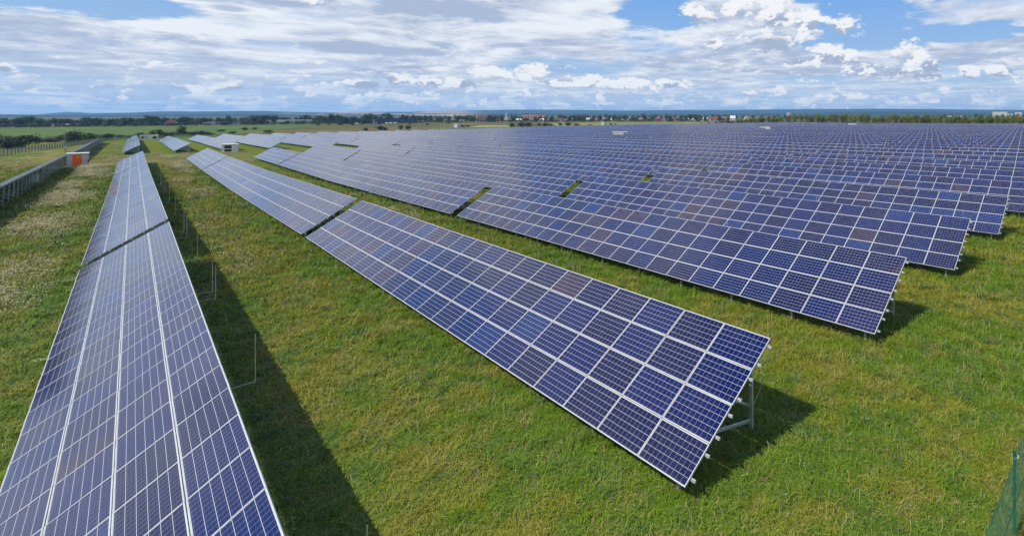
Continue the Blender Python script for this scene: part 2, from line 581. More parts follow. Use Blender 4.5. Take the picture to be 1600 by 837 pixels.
def panel_matrix(i, j, rr):
    c = slope_pt(0.007 + PH / 2 + j * MB_, 0.007 + PW / 2 + i * MA, rr.uniform(-.004, .004))
    E = Matrix.Rotation(-TILT + R(rr.gauss(0, .20)), 4, 'Y') @ Matrix.Rotation(R(rr.gauss(0, .14)), 4, 'X')
    return c, E


def rail_geom(m, ncol, s):   # the rail's cut ends stick out of the table
    for k in [s]:
        a, b = slope_pt(k, -0.12, -0.077), slope_pt(k, ncol * MA + 0.10, -0.077)
        m.bar(a, b, 0.045, 0.06)


RAIL_S = [j * MB_ + q for j in range(4) for q in (0.22, 0.79)]


def frame_geom(m):
    m.bar(slope_pt(0.12, 0, -0.165), slope_pt(3.9, 0, -0.165), 0.055, 0.085)
    m.bar(slope_pt(1.02, 0.05, -0.2), Vector((3.13, 0.05, 0.42)), 0.05, 0.07)
    m.bar(slope_pt(2.15, 0.05, -0.2), Vector((3.13, 0.05, 0.86)), 0.045, 0.05)


def leg_front(m): m.bar((0.34, 0.0, -0.5), (0.34, 0.0, slope_pt(0.4, 0, -0.2).z), 0.07, 0.09)
def leg_rear(m): m.bar((3.17, 0.0, -0.5), (3.17, 0.0, slope_pt(3.78, 0, -0.2).z), 0.07, 0.10)


_m = MB(); frame_geom(_m); ME_SUP = _m.mesh('support_frame', [M_STEEL])
_m = MB(); leg_front(_m); ME_LEGF = _m.mesh('front_leg', [M_STEEL])
_m = MB(); leg_rear(_m); ME_LEGR = _m.mesh('rear_leg', [M_STEEL])
_m = MB()
_m.bar((3.2, 0, 1.78), (4.1, 0, 1.80), 0.018); _m.tube([(4.09, 0, 1.78), (4.09, 0, 3.1)], [0.010, 0.007], 6)
_m.tube([(4.09, 0, 1.79), (3.7, 0, 1.1), (3.2, 0, 0.6)], 0.006, 5)
ME_ROD = _m.mesh('lightning_rod', [M_STEEL])
ME_RAIL = {}


def frame_ys(ncol):
    L = ncol * MA; n = max(2, round((L - 1.1) / 3.4) + 1)
    return [0.55 + (L - 1.1) * k / (n - 1) for k in range(n)]


def rod_ys(ncol):
    L = ncol * MA
    n = max(2, round(L / 11) + 1)
    return [0.62 + (L - 1.24) * k / (n - 1) for k in range(n)]


ME_WHOLE = {}


def whole_mesh(ncol, variant):
    key = (ncol, variant)
    if key not in ME_WHOLE:
        rr = random.Random(ncol * 10 + variant)
        m = MB()
        for i in range(ncol):
            for j in range(4):
                c, E = panel_matrix(i, j, rr)
                add_panel(m, Matrix.Translation(c) @ E, (i, j))
        for s in RAIL_S: 
            a, b = slope_pt(s, -0.12, -0.077), slope_pt(s, ncol * MA + 0.10, -0.077)
            m.bar(a, b, 0.045, 0.06, 3)
        for y in frame_ys(ncol):
            k = MB(); frame_geom(k); leg_front(k); leg_rear(k)
            m.shared([(p[0], p[1] + y, p[2]) for p in k.v], k.f, 3)
        for y in rod_ys(ncol)[::2]:
            m.bar((3.2, y, 1.78), (4.1, y, 1.80), 0.025, mi=3); m.bar((4.09, y, 1.78), (4.09, y, 3.1), 0.02, mi=3)
        ME_WHOLE[key] = m.mesh('solar_table', [M_CELL, M_ALU, M_BACK, M_STEEL])
    return ME_WHOLE[key]


ROWX = [-12.0, -1.93, 7.93, 18.1, 28.35, 38.75] + [38.75 + 10.15 * k for k in range(1, 52)]
NEAR_SEG = [(8.0, 13), (29.78, 10), (47.95, 25), (89.81, 24), (130.95, 24)]
YEND = [(-20, 318), (-5, 424), (6, 372), (18, 378), (46, 392), (118, 388), (237, 432), (330, 455), (400, 482), (480, 420), (545, 350), (580, 300)]


def far_start(k):
    X = ROWX[k]
    st = {0: 176, 1: 225.6, 2: 224, 3: 224, 4: 219, 5: 198}.get(k, 178)
    for cx_ in (148, 261, 396):
        if abs(X + 1.5 - cx_) < 11: st = 203
    return st


def near_limit(X):      # the array's right-hand edge at the tree belt
    if X < 440: return -99
    return float(np.interp(X, [440, 500, 545, 600], [110, 240, 345, 600]))


tables = []
for k, X in enumerate(ROWX):
    segs = []
    for y0, n in NEAR_SEG:
        if k == 0 and y0 > 125: n = 22
        if k == 3 and y0 == 130.95: n = 18
        segs.append((y0, n))
    ye = float(np.interp(X, [a for a, _ in YEND], [b for _, b in YEND]))
    y = far_start(k); c = 0
    while y + 10 < ye:
        n = 25 if y + 41.5 <= ye + 6 else max(6, int((ye - y) / MA))
        segs.append((y, n)); y += n * MA + (0.06 if c % 2 == 0 else 1.1); c += 1
    idx = 0
    for y0, n in segs:
        L = n * MA
        if y0 < near_limit(X): continue
        if k == 0 and y0 < 40: continue
        jit = 0.0 if k < 6 else rng.uniform(-0.12, 0.12)
        x = X + jit
        za, zb = zg(x + 1.7, y0), zg(x + 1.7, y0 + L)
        pr = []
        for dx, dy, dz in ((0, 0, .6), (CT * 4, 0, 2.8), (0, L, .6), (CT * 4, L, 2.8), (0, L / 2, .6), (CT * 4, L / 2, 2.8)):
            q = project(x + dx, y0 + dy, za + (zb - za) * dy / L + dz)
            if q: pr.append(q)
        vis = [q for q in pr if -4 < q[0] < 1604 and q[1] < 841]
        if not vis:
            # keep what stands just outside the frame at the right and left
            if not [q for q in pr if -60 < q[0] < 1700 and q[1] < 1300]: continue
            area, idx_ = 0.0, 0
        else:
            # size in the picture: walk along the table
            area = 0.0
            for s in range(12):
                t = (s + .5) / 12
                a = project(x, y0 + L * t, za + (zb - za) * t + .6); b2 = project(x + CT * 4, y0 + L * t, za + (zb - za) * t + 2.85)
                if a and b2 and -10 < a[0] < 1610:
                    area += abs((b2[1] - a[1])) * (L / 12) * FPX / a[2] + 0.3 * abs(b2[0] - a[0])
            idx += 1; idx_ = idx
        tables.append(dict(k=k, x=x, y=y0, n=n, L=L, za=za, zb=zb, area=area, idx=idx_))

tables.sort(key=lambda t: -t['area'])
N_THINGS = 298
N_PARTS = 44
N_SUB = 7
rowname = lambda k: 'the leftmost row, seen from behind' if k == 0 else 'the ' + ordinal(k + 1) + ' row from the left'
SPECIAL = {(1, 1): 'nearest solar table, cut off by the bottom left of the picture',
           (2, 1): 'big dark blue solar table whose open end stands nearest, mid picture',
           (2, 2): 'ten-column solar table with purple-brown panels, behind the nearest free-standing end',
           (3, 1): 'dark blue solar table at the open end of the fourth row from the left',
           (4, 1): 'solar table at the open right end of the fifth row from the left'}
cnt = {}
for t in tables: cnt[t['k']] = max(cnt.get(t['k'], 0), t['idx'])
far_mass = MB()
n_whole = 0
for q, t in enumerate(tables):
    k, n, idx = t['k'], t['n'], t['idx']
    rotx = math.atan2(t['zb'] - t['za'], t['L'])
    roty = R(2.2) if k == 0 else (R(rng.gauss(0, .45)) if k >= 3 else 0.0)
    loc = (t['x'], t['y'], t['za'])
    lab = SPECIAL.get((k, idx))
    if not lab:
        if idx == 0: lab = 'solar table just outside the frame'
        elif k == 0: lab = f'{ordinal(idx)} solar table from the front in the leftmost row, seen from behind'
        else: lab = f'{ordinal(idx)} solar table in view from the near end of {rowname(k)}'
    if q < N_PARTS:
        root = empty('solar_table', loc, (rotx, roty, 0))
        tag(root, lab, 'solar table', 'solar panel tables standing in long rows')
        rr = random.Random(q + 5)
        for i in range(n):
            for j in range(4):
                c, E = panel_matrix(i, j, rr)
                o = link('solar_panel', ME_GLASS if q < N_SUB else ME_PANEL, root, c, E.to_euler())
                if q < N_SUB:
                    link('panel_frame', ME_FRAME, o)
        if n not in ME_RAIL:
            ME_RAIL[n] = []
            for s in RAIL_S:
                m = MB(); rail_geom(m, n, s); ME_RAIL[n].append(m.mesh('mounting_rail', [M_ALU]))
        for rm in ME_RAIL[n]: link('mounting_rail', rm, root)
        for y in frame_ys(n):
            f = link('support_frame', ME_SUP, root, (0, y, 0))
            link('front_leg', ME_LEGF, f); link('rear_leg', ME_LEGR, f)
        for y in rod_ys(n): link('lightning_rod', ME_ROD, root, (0, y, 0))
        m = MB()
        cy_ = frame_ys(n)
        for a_, b_ in zip(cy_, cy_[1:]):
            m.tube([tuple(slope_pt(3.3, a_ + (b_ - a_) * u, -.2 - .16 * math.sin(math.pi * u) - .02)) for u in (0, .25, .5, .75, 1)], .018, 5)
        m.build('cable', [M_BLACK], root)
    elif q < N_THINGS:
        n_whole += 1
        o = link('solar_table', whole_mesh(n, q % 3), None, loc, (rotx, roty, 0))
        tag(o, lab, 'solar table', 'solar panel tables standing in long rows')
    else:
        # beyond the three hundredth: one object
        rr = random.Random(q)
        Mx = Matrix.Translation(loc) @ Matrix.Rotation(rotx, 4, 'X')
        for i in range(n):
            for j in range(4):
                c, E = panel_matrix(i, j, rr)
                add_panel(far_mass, Mx @ Matrix.Translation(c) @ E, (i + (q % 91) * 31, j))
        for y in frame_ys(n):
            far_mass.bar(Mx @ Vector((3.17, y, -.4)), Mx @ Vector((3.17, y, 2.4)), 0.09, mi=3)
            far_mass.bar(Mx @ Vector((.34, y, -.4)), Mx @ Vector((.34, y, .7)), 0.09, mi=3)
if far_mass.v:
    tag(far_mass.build('distant_solar_tables', [M_CELL, M_ALU, M_BACK, M_STEEL]), 'mass of tiny solar tables at the far edge of the array', 'solar tables', kind='stuff')
print('tables', len(tables), 'rows', max(t['k'] for t in tables), 'in frame', sum(t['area'] > 0 for t in tables))

for o in list(COL.objects):
    if o.get('category') == 'solar table' and abs(o.location.x - ROWX[0]) < .3 and 80 < o.location.y < 100:
        m = MB(); m.box((2.5, 36.0, .55), (3.05, 38.4, 1.45)); m.box((2.45, 35.95, 1.452), (3.1, 38.45, 1.50))
        m.build('inverter_box', [plain('pale_teal_paint', (.36, .50, .50), .5)], o)

# ------------------------------------------------------------------ transformer cabinets
def cabinet(name, x, y, w, d, h, label, body, roofm, door=None, louvres=(), rotz=0.0, door_x=None):
    r = empty(name, (x, y, zg(x, y)), (0, 0, rotz))
    tag(r, label, 'transformer cabinet', 'transformer cabinets of the solar field')
    m = MB(); m.box((-w / 2, -d / 2, -0.4), (w / 2, d / 2, h)); m.build('body', [body], r)
    m = MB(); m.box((-w / 2 - .14, -d / 2 - .14, h + .003), (w / 2 + .14, d / 2 + .14, h + .16)); m.build('roof', [roofm], r)
    m = MB(); m.box((-w / 2 - .05, -d / 2 - .05, -0.4), (w / 2 + .05, d / 2 + .05, 0.16)); m.build('plinth', [M_ROOFSLAB], r)
    if door:
        dx = door_x or 0.0
        m = MB(); m.box((dx - .58, -d / 2 - .05, .20), (dx + .58, -d / 2 - .003, h - .18)); D = m.build('door', [M_ORANGE], r)
        m = MB(); m.bar((dx + .46, -d / 2 - .09, 1.0), (dx + .46, -d / 2 - .09, 1.22), .03); m.build('handle', [M_BLACK], D)
        m = MB()
        zt = h - .62
        m.face([(dx - .18, -d / 2 - .055, zt - .12), (dx + .2, -d / 2 - .055, zt - .12), (dx + .16, -d / 2 - .055, zt + .06), (dx + .02, -d / 2 - .055, zt + .12), (dx - .13, -d / 2 - .055, zt + .05)])
        m.build('warning_label', [M_YELLOW], D)
        m = MB(); xx = dx - .32
        for k in range(6):
            m.box((xx, -d / 2 - .058, h - .45), (xx + (.05 if k % 2 else .08), -d / 2 - .052, h - .36)); xx += .11
        m.build('lettering', [M_BLACK], D)
    for (x0, z0, x1, z1) in louvres:
        m = MB(); m.box((x0, -d / 2 - .03, z0), (x1, -d / 2 - .003, z1))
        zz = z0 + .06
        while zz < z1 - .05:
            m.box((x0 + .04, -d / 2 - .06, zz), (x1 - .04, -d / 2 - .032, zz + .035)); zz += .09
        m.build('louvre', [M_DARK], r)
    return r


c1 = cabinet('transformer_cabinet', -7.2, 170.3, 2.6, 2.4, 2.75, 'grey transformer cabinet with orange door beside the leftmost row', M_CABINET, M_ROOFSLAB, True, (), R(-3))
m = MB(); m.box((1.28, -.9, 1.0), (1.5, -.5, 1.5)); m.box((1.28, -.8, .35), (1.45, -.55, .6)); m.build('extinguisher_box', [M_RED], c1)
cabinet('transformer_cabinet', 18.9, 213.2, 3.4, 2.4, 2.35, 'white transformer cabinet with two dark louvres beside the grass cross track', M_CABWHITE, M_ROOFSLAB, None,
        [(-1.1, 1.2, .45, 2.15), (-1.1, .25, .45, .95)], R(-14))
cabinet('transformer_cabinet', 7.2, 412, 3.4, 2.6, 2.3, 'pale cabinet with dark red door at the far end of the leftmost rows', M_CABWHITE, M_ROOFSLAB, None, [(-.2, .5, 1.2, 1.7)], R(-4))
cabinet('transformer_cabinet', 4.0, 425, 3.0, 2.6, 2.0, 'small grey-blue cabinet left of the pale one at the far field end', M_CABINET, M_ROOFSLAB, None, [(-.8, .5, .1, 1.5)], R(-4))
cabinet('transformer_cabinet', 149, 194.5, 6.6, 2.6, 2.75, 'white cabinet with dark louvre standing amid the panels, centre of the array', M_CABWHITE, M_ROOFSLAB, None, [(1.9, 1.3, 3.0, 2.45)], R(-37))
cabinet('transformer_cabinet', 262, 191, 6.6, 2.6, 2.9, 'cream cabinet roof with an orange end poking out of the far panels', M_CABWHITE, M_ROOFSLAB, True, (), R(-55), -2.6)
cabinet('transformer_cabinet', 397, 196, 6.6, 2.6, 3.2, 'low cream cabinet far off amid the panels before the tree belt', M_CABWHITE, M_ROOFSLAB, None, [(-2, .8, -1, 2.0)], R(-65))

# ------------------------------------------------------------------ fences and poles
def fence(name, pts, h, label, mp, mw, step, pw, group='fences round the solar field', tie=False):
    p0 = Vector(pts[0]); r = empty(name, (p0.x, p0.y, zg(p0.x, p0.y)))
    tag(r, label, 'fence', group)
    base = r.location
    # posts at even steps along the polyline
    path = [Vector((x, y, 0)) for x, y in pts]
    dists = [0]
    for a, b in zip(path, path[1:]): dists.append(dists[-1] + (b - a).length)
    P = []; d = 0
    while d <= dists[-1] + .01:
        i = max(k for k in range(len(dists) - 1) if dists[k] <= d + 1e-6)
        t = min((d - dists[i]) / max(dists[i + 1] - dists[i], 1e-6), 1)
        q = path[i].lerp(path[i + 1], t); P.append(Vector((q.x, q.y, zg(q.x, q.y)))); d += step
    pm = MB(); pm.box((-pw / 2, -pw / 2, -.4), (pw / 2, pw / 2, h + .06)); pm.box((-pw / 2 - .006, -pw / 2 - .006, h + .061), (pw / 2 + .006, pw / 2 + .006, h + .085))
    pme = pm.mesh('post', [mp])
    for q in P: link('post', pme, r, q - base)
    m = MB(); s = 0
    for a, b in zip(P, P[1:]):
        L = (b - a).length
        dz = Vector((0, 0, 1)); off = Vector((0, 0, 0.05))
        side = (b - a).normalized().cross(dz) * (pw / 2 + .006)
        m.face([a - base + off + side, b - base + off + side, b - base + dz * h + side, a - base + dz * h + side], 0, [(s, 0), (s + L, 0), (s + L, h), (s, h)])
        s += L
    m.build('wire_mesh', [mw], r)
    m = MB()
    for a, b in zip(P, P[1:]):
        side = (b - a).normalized().cross(Vector((0, 0, 1))) * (pw / 2 + .012)
        for z in (h, h * .5, .06):
            m.bar(a - base + Vector((0, 0, z)) + side, b - base + Vector((0, 0, z)) + side, .012)
    m.build('tension_wire', [mp], r)
    return r


fg = fence('wire_mesh_fence', [(5.75, 2.13), (41.8, 2.13)], 1.85, 'green wire mesh fence with a slim green post, lower right corner', M_GREENPOST, M_WIRE_GREEN, 3.0, 0.05)
m = MB(); m.tube([(6.0 + .03 * math.cos(a), -.03 + .045 * math.sin(a), 1.80 - .05 * math.cos(a / 2)) for a in [0, .8, 1.6, 2.4, 3.2, 4, 4.8, 5.6, 6.28]], .006, 5); m.build('cable_tie', [M_CABLETIE], fg)
lf = [(-27.5, 215), (-24.5, 255.5), (-16.6, 314), (-12.5, 372), (-9, 405), (-1, 428), (14, 440)]
fence('wire_mesh_fence', lf, 1.9, 'long grey wire fence on dark posts in front of the bushes, far left', M_DARKPOST, M_WIRE_GREY, 2.9, 0.20)
fence('wire_mesh_fence', [(14.6, 440.5), (46, 436), (110, 434), (230, 470), (300, 492)], 1.9, 'distant grey wire fence behind the far end of the panel rows', M_GREYPOST, M_WIRE_GREY, 4.0, 0.09)

p = at(102, 240)
r = tag(empty('camera_pole', p), 'tall slim pale pole rising behind the far left fence', 'pole')
hh = 37.5 / FPX * depth(p)
m = MB(); m.tube([(0, 0, -.3), (0, 0, hh)], [.11, .06], 8); m.build('pole', [M_GREYPOST], r)
m = MB(); m.box((-.2, -.42, 1.6), (.2, -.12, 2.3)); m.build('control_box', [M_CABINET], r)
m = MB(); m.bar((0, 0, hh - .15), (.5, -.3, hh - .1), .06); m.box((.35, -.5, hh - .32), (.65, -.1, hh - .14)); m.build('camera_head', [M_CABWHITE], r)

for px, py, w, h, lab in ((713, 201, 6.0, 7.0, 'small pale blue kiosk on the meadow beyond the panels'), (942, 192.6, 4.5, 8.0, 'small grey kiosk on the yellow meadow beyond the far panels')):
    p = at(px, py); d = depth(p)
    k = min(1.0, 560 / d)
    p = Vector((p.x * k, p.y * k, zg(p.x * k, p.y * k))) if d > 700 else p
    d = depth(p); ww, hh = w / FPX * d, h / FPX * d
    r = tag(empty('kiosk', p, (0, 0, -YAW)), lab, 'kiosk')
    m = MB(); m.box((-ww / 2, -1.2, .9), (ww / 2, 1.2, hh)); m.build('body', [plain('kiosk_paint', (.35, .45, .5), .6)], r)
    m = MB(); m.box((-ww / 2 - .2, -1.4, hh + .003), (ww / 2 + .2, 1.4, hh + .2)); m.build('roof', [M_ROOFSLAB], r)
    m = MB()
    for sx in (-1, 1):
        for sy in (-1, 1): m.bar((sx * ww * .4, sy * .9, -.3), (sx * ww * .4, sy * .9, .9), .2)
    m.build('stand', [M_DARKPOST], r)
    m = MB(); m.box((-.4, -1.24, 1.0), (.5, -1.203, hh - .4)); m.build('door', [M_CABWHITE], r)

# ------------------------------------------------------------------ trees
def crown_mesh(name, seed, n, lobes, size, mat, flat=1.0, spread=0.5):
    """many leaf sprays spread through the volume of several lobes"""
    r = random.Random(seed)
    m = MB()
    L = []
    for _ in range(lobes):
        a = r.uniform(0, 2 * math.pi); q = r.uniform(0, spread)
        L.append((Vector((math.cos(a) * q, math.sin(a) * q, r.uniform(0.30, 0.78) * flat)), r.uniform(0.20, 0.36)))
    L.append((Vector((0, 0, .60 * flat)), .38))
    L.append((Vector((r.uniform(-.1, .1), r.uniform(-.1, .1), .80 * flat)), .2))
    for _ in range(n):
        c, rad = L[r.randrange(len(L))]
        d = Vector((r.gauss(0, 1), r.gauss(0, 1), r.gauss(0, 1))).normalized()
        p = c + d * rad * (r.random() ** 0.35)
        if p.z < 0.03: p.z = 0.03 + r.random() * .08
        nrm = (d + Vector((r.gauss(0, .5), r.gauss(0, .5), r.gauss(0, .5)))).normalized()
        s = nrm.cross(Vector((r.gauss(0, 1), r.gauss(0, 1), r.gauss(0, 1)))).normalized(); t = nrm.cross(s)
        k = size * r.uniform(.6, 1.35)
        m.face([p - s * k, p - t * k * .55 + s * k * .1, p + s * k, p + t * k * .6 - s * k * .15])
    return m.mesh(name, [mat])


def trunk_mesh(seed, h=.45):
    r = random.Random(seed); m = MB()
    top = Vector((r.uniform(-.04, .04), r.uniform(-.04, .04), h + .2))
    m.tube([(0, 0, -.05), (0.01, 0, h * .5), tuple(top)], [.035, .026, .012], 7)
    for _ in range(5):
        a = r.uniform(0, 6.28); z = r.uniform(h * .5, h)
        m.tube([(0, 0, z), (math.cos(a) * .16, math.sin(a) * .16, z + .12), (math.cos(a) * .3, math.sin(a) * .3, z + .27)], [.016, .011, .005], 5)
    return m.mesh('trunk', [M_BARK])


CR_BELT = [crown_mesh('crown', 20 + s, 1000, 7, .050, M_LEAF_BELT, 1.0, .32) for s in range(5)]
CR_MID = [crown_mesh('crown', 40 + s, 800, 8, .058, M_LEAF_MID, 1.0, .38) for s in range(4)]
CR_DARK = [crown_mesh('crown', 60 + s, 800, 8, .058, M_LEAF_DARK, 1.0, .38) for s in range(4)]
CR_BUSH = [crown_mesh('crown', 80 + s, 1500, 10, .040, M_LEAF_DARK, .75, .48) for s in range(4)]
TRUNKS = [trunk_mesh(s) for s in range(3)]
tcount = [0]


def tree(p, h, w, crowns, label, cat, group, name='broadleaf_tree', sink=0.0):
    tcount[0] += 1
    k = tcount[0]
    r = empty(name, p, (0, 0, rng.uniform(0, 6.28)))
    tag(r, label, cat, group)
    link('crown', crowns[k % len(crowns)], r, (0, 0, sink * h), (0, 0, 0), (w, w, h))
    link('trunk' if name != 'bush' else 'stem', TRUNKS[k % 3], r, (0, 0, 0), (0, 0, 0), (w, w, h))
    return r


# the belt of young trees behind the right-hand edge of the array
belt = []
px = 1128.0
while px < 1700:
    D = float(np.interp(px, [1100, 1200, 1345, 1350, 1500, 1700], [735, 712, 592, 520, 487, 478])) + rng.uniform(-3, 12)
    belt.append((px, D)); px += rng.uniform(5.5, 10.5)
for i, (px, D) in enumerate(belt):
    p = bearing(px, D); d = depth(p)
    k = float(np.interp(px, [1128, 1180, 1260, 1345, 1700], [.35, .62, .95, 1.0, 1.05]))
    h = rng.uniform(7.8, 10.2) * k * d / 440
    w = rng.uniform(6.5, 9.0) * d / 440 * (0.6 + .4 * k)
    tree(p, h, w, CR_BELT, f'{ordinal(i + 1)} leafy green tree from the left in the belt behind the array' if px < 1604 else 'leafy green tree of the belt, just outside the frame',
         'tree', 'belt of trees behind the solar array')

# bushes beyond the far left fence and along the field edge: px, py of foot, height px, width px
BUSH = [(-8, 232, 27, 34, 'd'), (14, 233, 24, 34, 'd'), (30, 230, 20, 30, 'd'), (44, 226, 18, 24, 'd'), (56, 224, 12, 12, 'd'), (76, 223, 9, 22, 'd'), (92, 221, 11, 18, 'd'),
        (110, 223, 21, 26, 'd'), (124, 221, 14, 20, 'd'), (138, 221, 13, 24, 'm'), (166, 219, 12, 26, 'd'), (190, 216, 6, 14, 'd'), (201, 216, 5, 14, 'd'),
        (220, 216, 11, 18, 'd'), (232, 215, 7, 12, 'd'), (246, 216, 13, 24, 'm'), (258, 214, 9, 18, 'd'), (270, 213, 8, 16, 'd'), (285, 213, 15, 17, 'm'), (300, 212, 7, 16, 'd'), (314, 212, 9, 18, 'd'), (326, 211, 6, 16, 'd'),
        (345, 206, 4, 14, 'd'), (363, 209, 4, 14, 'm'), (382, 204, 6, 8, 'd'), (398, 203, 4, 8, 'm'), (420, 208, 5, 18, 'm'),
        (496, 196, 3.5, 6, 'd'), (514, 195, 3, 6, 'd'), (531, 195.5, 3.5, 8, 'd'), (551, 195.5, 4, 8, 'd'), (566, 195, 3, 6, 'm'), (591, 193.6, 5, 9, 'd'), (571, 205, 6, 8, 'd'),
        (594, 204, 8.5, 12, 'd'), (602, 204, 6.5, 9, 'd'), (627, 203, 7, 10, 'm'), (638, 203, 6.5, 11, 'm'), (640, 195, 2.6, 4, 'd'), (667, 195.5, 3, 6, 'd'), (700, 193.5, 3, 6, 'd'), (722, 192.4, 4, 8, 'd'), (731, 192, 3.4, 8, 'd'),
        (799, 198.4, 7.5, 9, 'd'), (815, 198.4, 9, 14, 'd'), (826, 198, 9.5, 14, 'd'), (842, 197, 6, 7, 'd'), (851, 197, 6, 11, 'd'), (861, 196, 3.5, 7, 'm'), (875, 196, 5, 10, 'm'), (888, 195, 6.5, 14, 'd'), (900, 195, 5, 10, 'd'), (922, 194, 3, 8, 'd'),
        (947, 193.6, 3.4, 4, 'd'), (955, 193.4, 4.5, 6, 'd'), (962, 193.3, 4, 5, 'd'), (981, 192.6, 3.4, 3, 'd'), (1007, 191.6, 3.4, 4, 'd'), (1024, 191, 2.6, 5, 'm'), (1032, 190.5, 2.6, 6, 'm'), (1053, 190, 3, 8, 'm'), (1066, 189.5, 3.4, 8, 'm'),
        (1082, 189.5, 3.4, 7, 'm'), (1095, 189.5, 4, 8, 'm'), (1108, 189.5, 4.5, 8, 'm'), (1118, 189.5, 5, 8, 'm')]
BUSH.sort()
bn = {}
for i, (px, py, hp, wp, kd) in enumerate(BUSH):
    p = at(px, py); d = depth(p)
    D = math.hypot(p.x, p.y)
    lim = 660 if px > 700 else 900
    if D > lim:
        p = bearing(px, lim); d = depth(p)
        hp += max(0, py - (PY0 + FPX * (CAM_H - p.z) / d)) * 0
    where = 'beyond the far left fence' if px < 210 else ('behind the leftmost panel rows' if px < 430 else 'on the meadow beyond the panels')
    bn[where] = bn.get(where, 0) + 1
    tree(p, hp / FPX * d * 1.12, wp / FPX * d * .92, CR_BUSH if kd == 'd' else CR_MID, f'{"dark" if kd == "d" else "mid green"} rounded bush, {ordinal(bn[where])} from the left {where}', 'bush', 'bushes beyond the solar field', 'bush', -.04)

# trees of the village, individually, in three loose ranks
VT = []
def rank(x0, x1, step, D0, D1, hp0, hp1, mix, ww):
    px = x0
    while px < x1:
        VT.append((px, rng.uniform(D0, D1), rng.uniform(hp0, hp1), rng.uniform(*ww), mix)); px += rng.uniform(step * .6, step * 1.5)
# px of tall groups read from the photograph: (px, height above base in px, width px)
TALL = [(4, 14, 14), (30, 15, 12), (40, 16, 14), (48, 15, 10), (64, 13, 16), (82, 12, 14), (95, 12, 12), (106, 11, 10), (131, 14, 10), (140, 14, 12), (150, 13, 10), (175, 11, 12), (194, 13, 12),
        (205, 13, 10), (222, 11, 12), (236, 15, 12), (243, 14, 10), (256, 12, 10), (281, 12, 10), (290, 12, 12), (300, 11, 10), (320, 11, 10), (341, 11, 6), (357, 14, 7), (392, 13, 10), (400, 14, 12), (410, 14, 14), (420, 13, 10), (427, 14, 8), (432, 13, 7),
        (470, 12, 5), (476, 13, 6), (483, 12, 8), (500, 12, 10), (507, 11, 12), (518, 14, 9), (526, 13, 10), (533, 12, 10), (541, 11, 10), (552, 11, 10), (570, 14, 10), (578, 15, 12), (586, 12, 7), (600, 14, 9), (606, 15, 9), (610, 13, 6), (628, 13, 8), (634, 12, 6), (647, 12, 10), (655, 10, 6),
        (664, 10, 8), (672, 10, 7), (684, 9, 6), (690, 9, 7), (701, 9, 5), (716, 10, 7), (722, 9, 6), (729, 10, 9), (736, 9, 8), (741, 9, 6), (764, 11, 9), (772, 10, 9), (780, 8, 7), (784, 8, 6), (801, 9, 7), (806, 7, 5), (814, 8, 6), (822, 7, 7), (836, 8, 5), (844, 9, 6), (852, 8, 6), (861, 7, 7),
        (882, 9, 6), (890, 9, 7), (897, 10, 7), (903, 11, 9), (909, 10, 6), (919, 9, 6), (927, 9, 5), (937, 9, 7), (952, 10, 6), (960, 9, 7), (974, 9, 8), (988, 8, 6), (995, 8, 6), (1008, 9, 6), (1019, 8, 6), (1040, 8, 6), (1047, 8, 7), (1064, 9, 5), (1071, 9, 7), (1078, 10, 8), (1087, 9, 7), (1094, 9, 7), (1101, 8, 5), (1125, 9, 6)]
TALL.sort()
for i, (px, hp, wp) in enumerate(TALL):
    p = bearing(px, rng.uniform(960, 1040) + (60 if px > 650 else 0)); d = depth(p)
    cr = CR_DARK if (px < 660 or rng.random() < .5) else CR_MID
    tree(p, hp / FPX * d * 1.08, wp / FPX * d * 1.25, cr, f'{"dark" if cr is CR_DARK else "mid green"} round-headed tree, {ordinal(i + 1) if i < 69 else "one of the last"} from the left among the village houses' if i < 69 else f'village tree standing among the houses, {ordinal(i - 68)} from where the factory ends', 'tree', 'trees along the village edge')
rank(-20, 560, 6, 940, 1000, 4.5, 7.5, 'd', (7, 13))
n0 = len(VT)
rank(640, 1140, 5, 990, 1060, 3.0, 5.5, 'x', (4, 8))
rank(760, 1140, 6, 1080, 1180, 4.5, 6.5, 'x', (4, 8))
rank(-20, 660, 8, 1060, 1180, 8, 11, 'd', (8, 13))
rank(650, 1140, 7, 1250, 1500, 7, 9.5, 'x', (5, 9))
rank(1150, 1640, 9, 1250, 1500, 6.5, 9, 'x', (6, 10))
WOOD = MB(); TL_SRC = {}
for i, (px, D, hp, wp, kd) in enumerate(VT):
    p = bearing(px, D); d = depth(p)
    cr = CR_DARK if kd == 'd' or (kd == 'x' and rng.random() < .6) else CR_MID
    me = cr[i % len(cr)]; w_, h_ = wp / FPX * d * 1.2, hp / FPX * d
    src = TL_SRC.setdefault(me.name, ([v.co.copy() for v in me.vertices], [tuple(q.vertices) for q in me.polygons][::2]))
    a = rng.uniform(0, 6.28); ca, sa = math.cos(a), math.sin(a)
    mi = 0 if cr is CR_DARK else 1
    for f in src[1]:
        pts = [src[0][q] for q in f]
        WOOD.face([(p.x + (v.x * ca - v.y * sa) * w_, p.y + (v.x * sa + v.y * ca) * w_, p.z + v.z * h_) for v in pts], mi)
    WOOD.tube([(p.x, p.y, p.z - .3), (p.x, p.y, p.z + h_ * .55)], [.03 * w_, .015 * w_], 5, 2)
tag(WOOD.build('far_woods', [M_LEAF_DARK, M_LEAF_MID, M_BARK]), 'unbroken line of small trees about the far village', 'woods', kind='stuff')

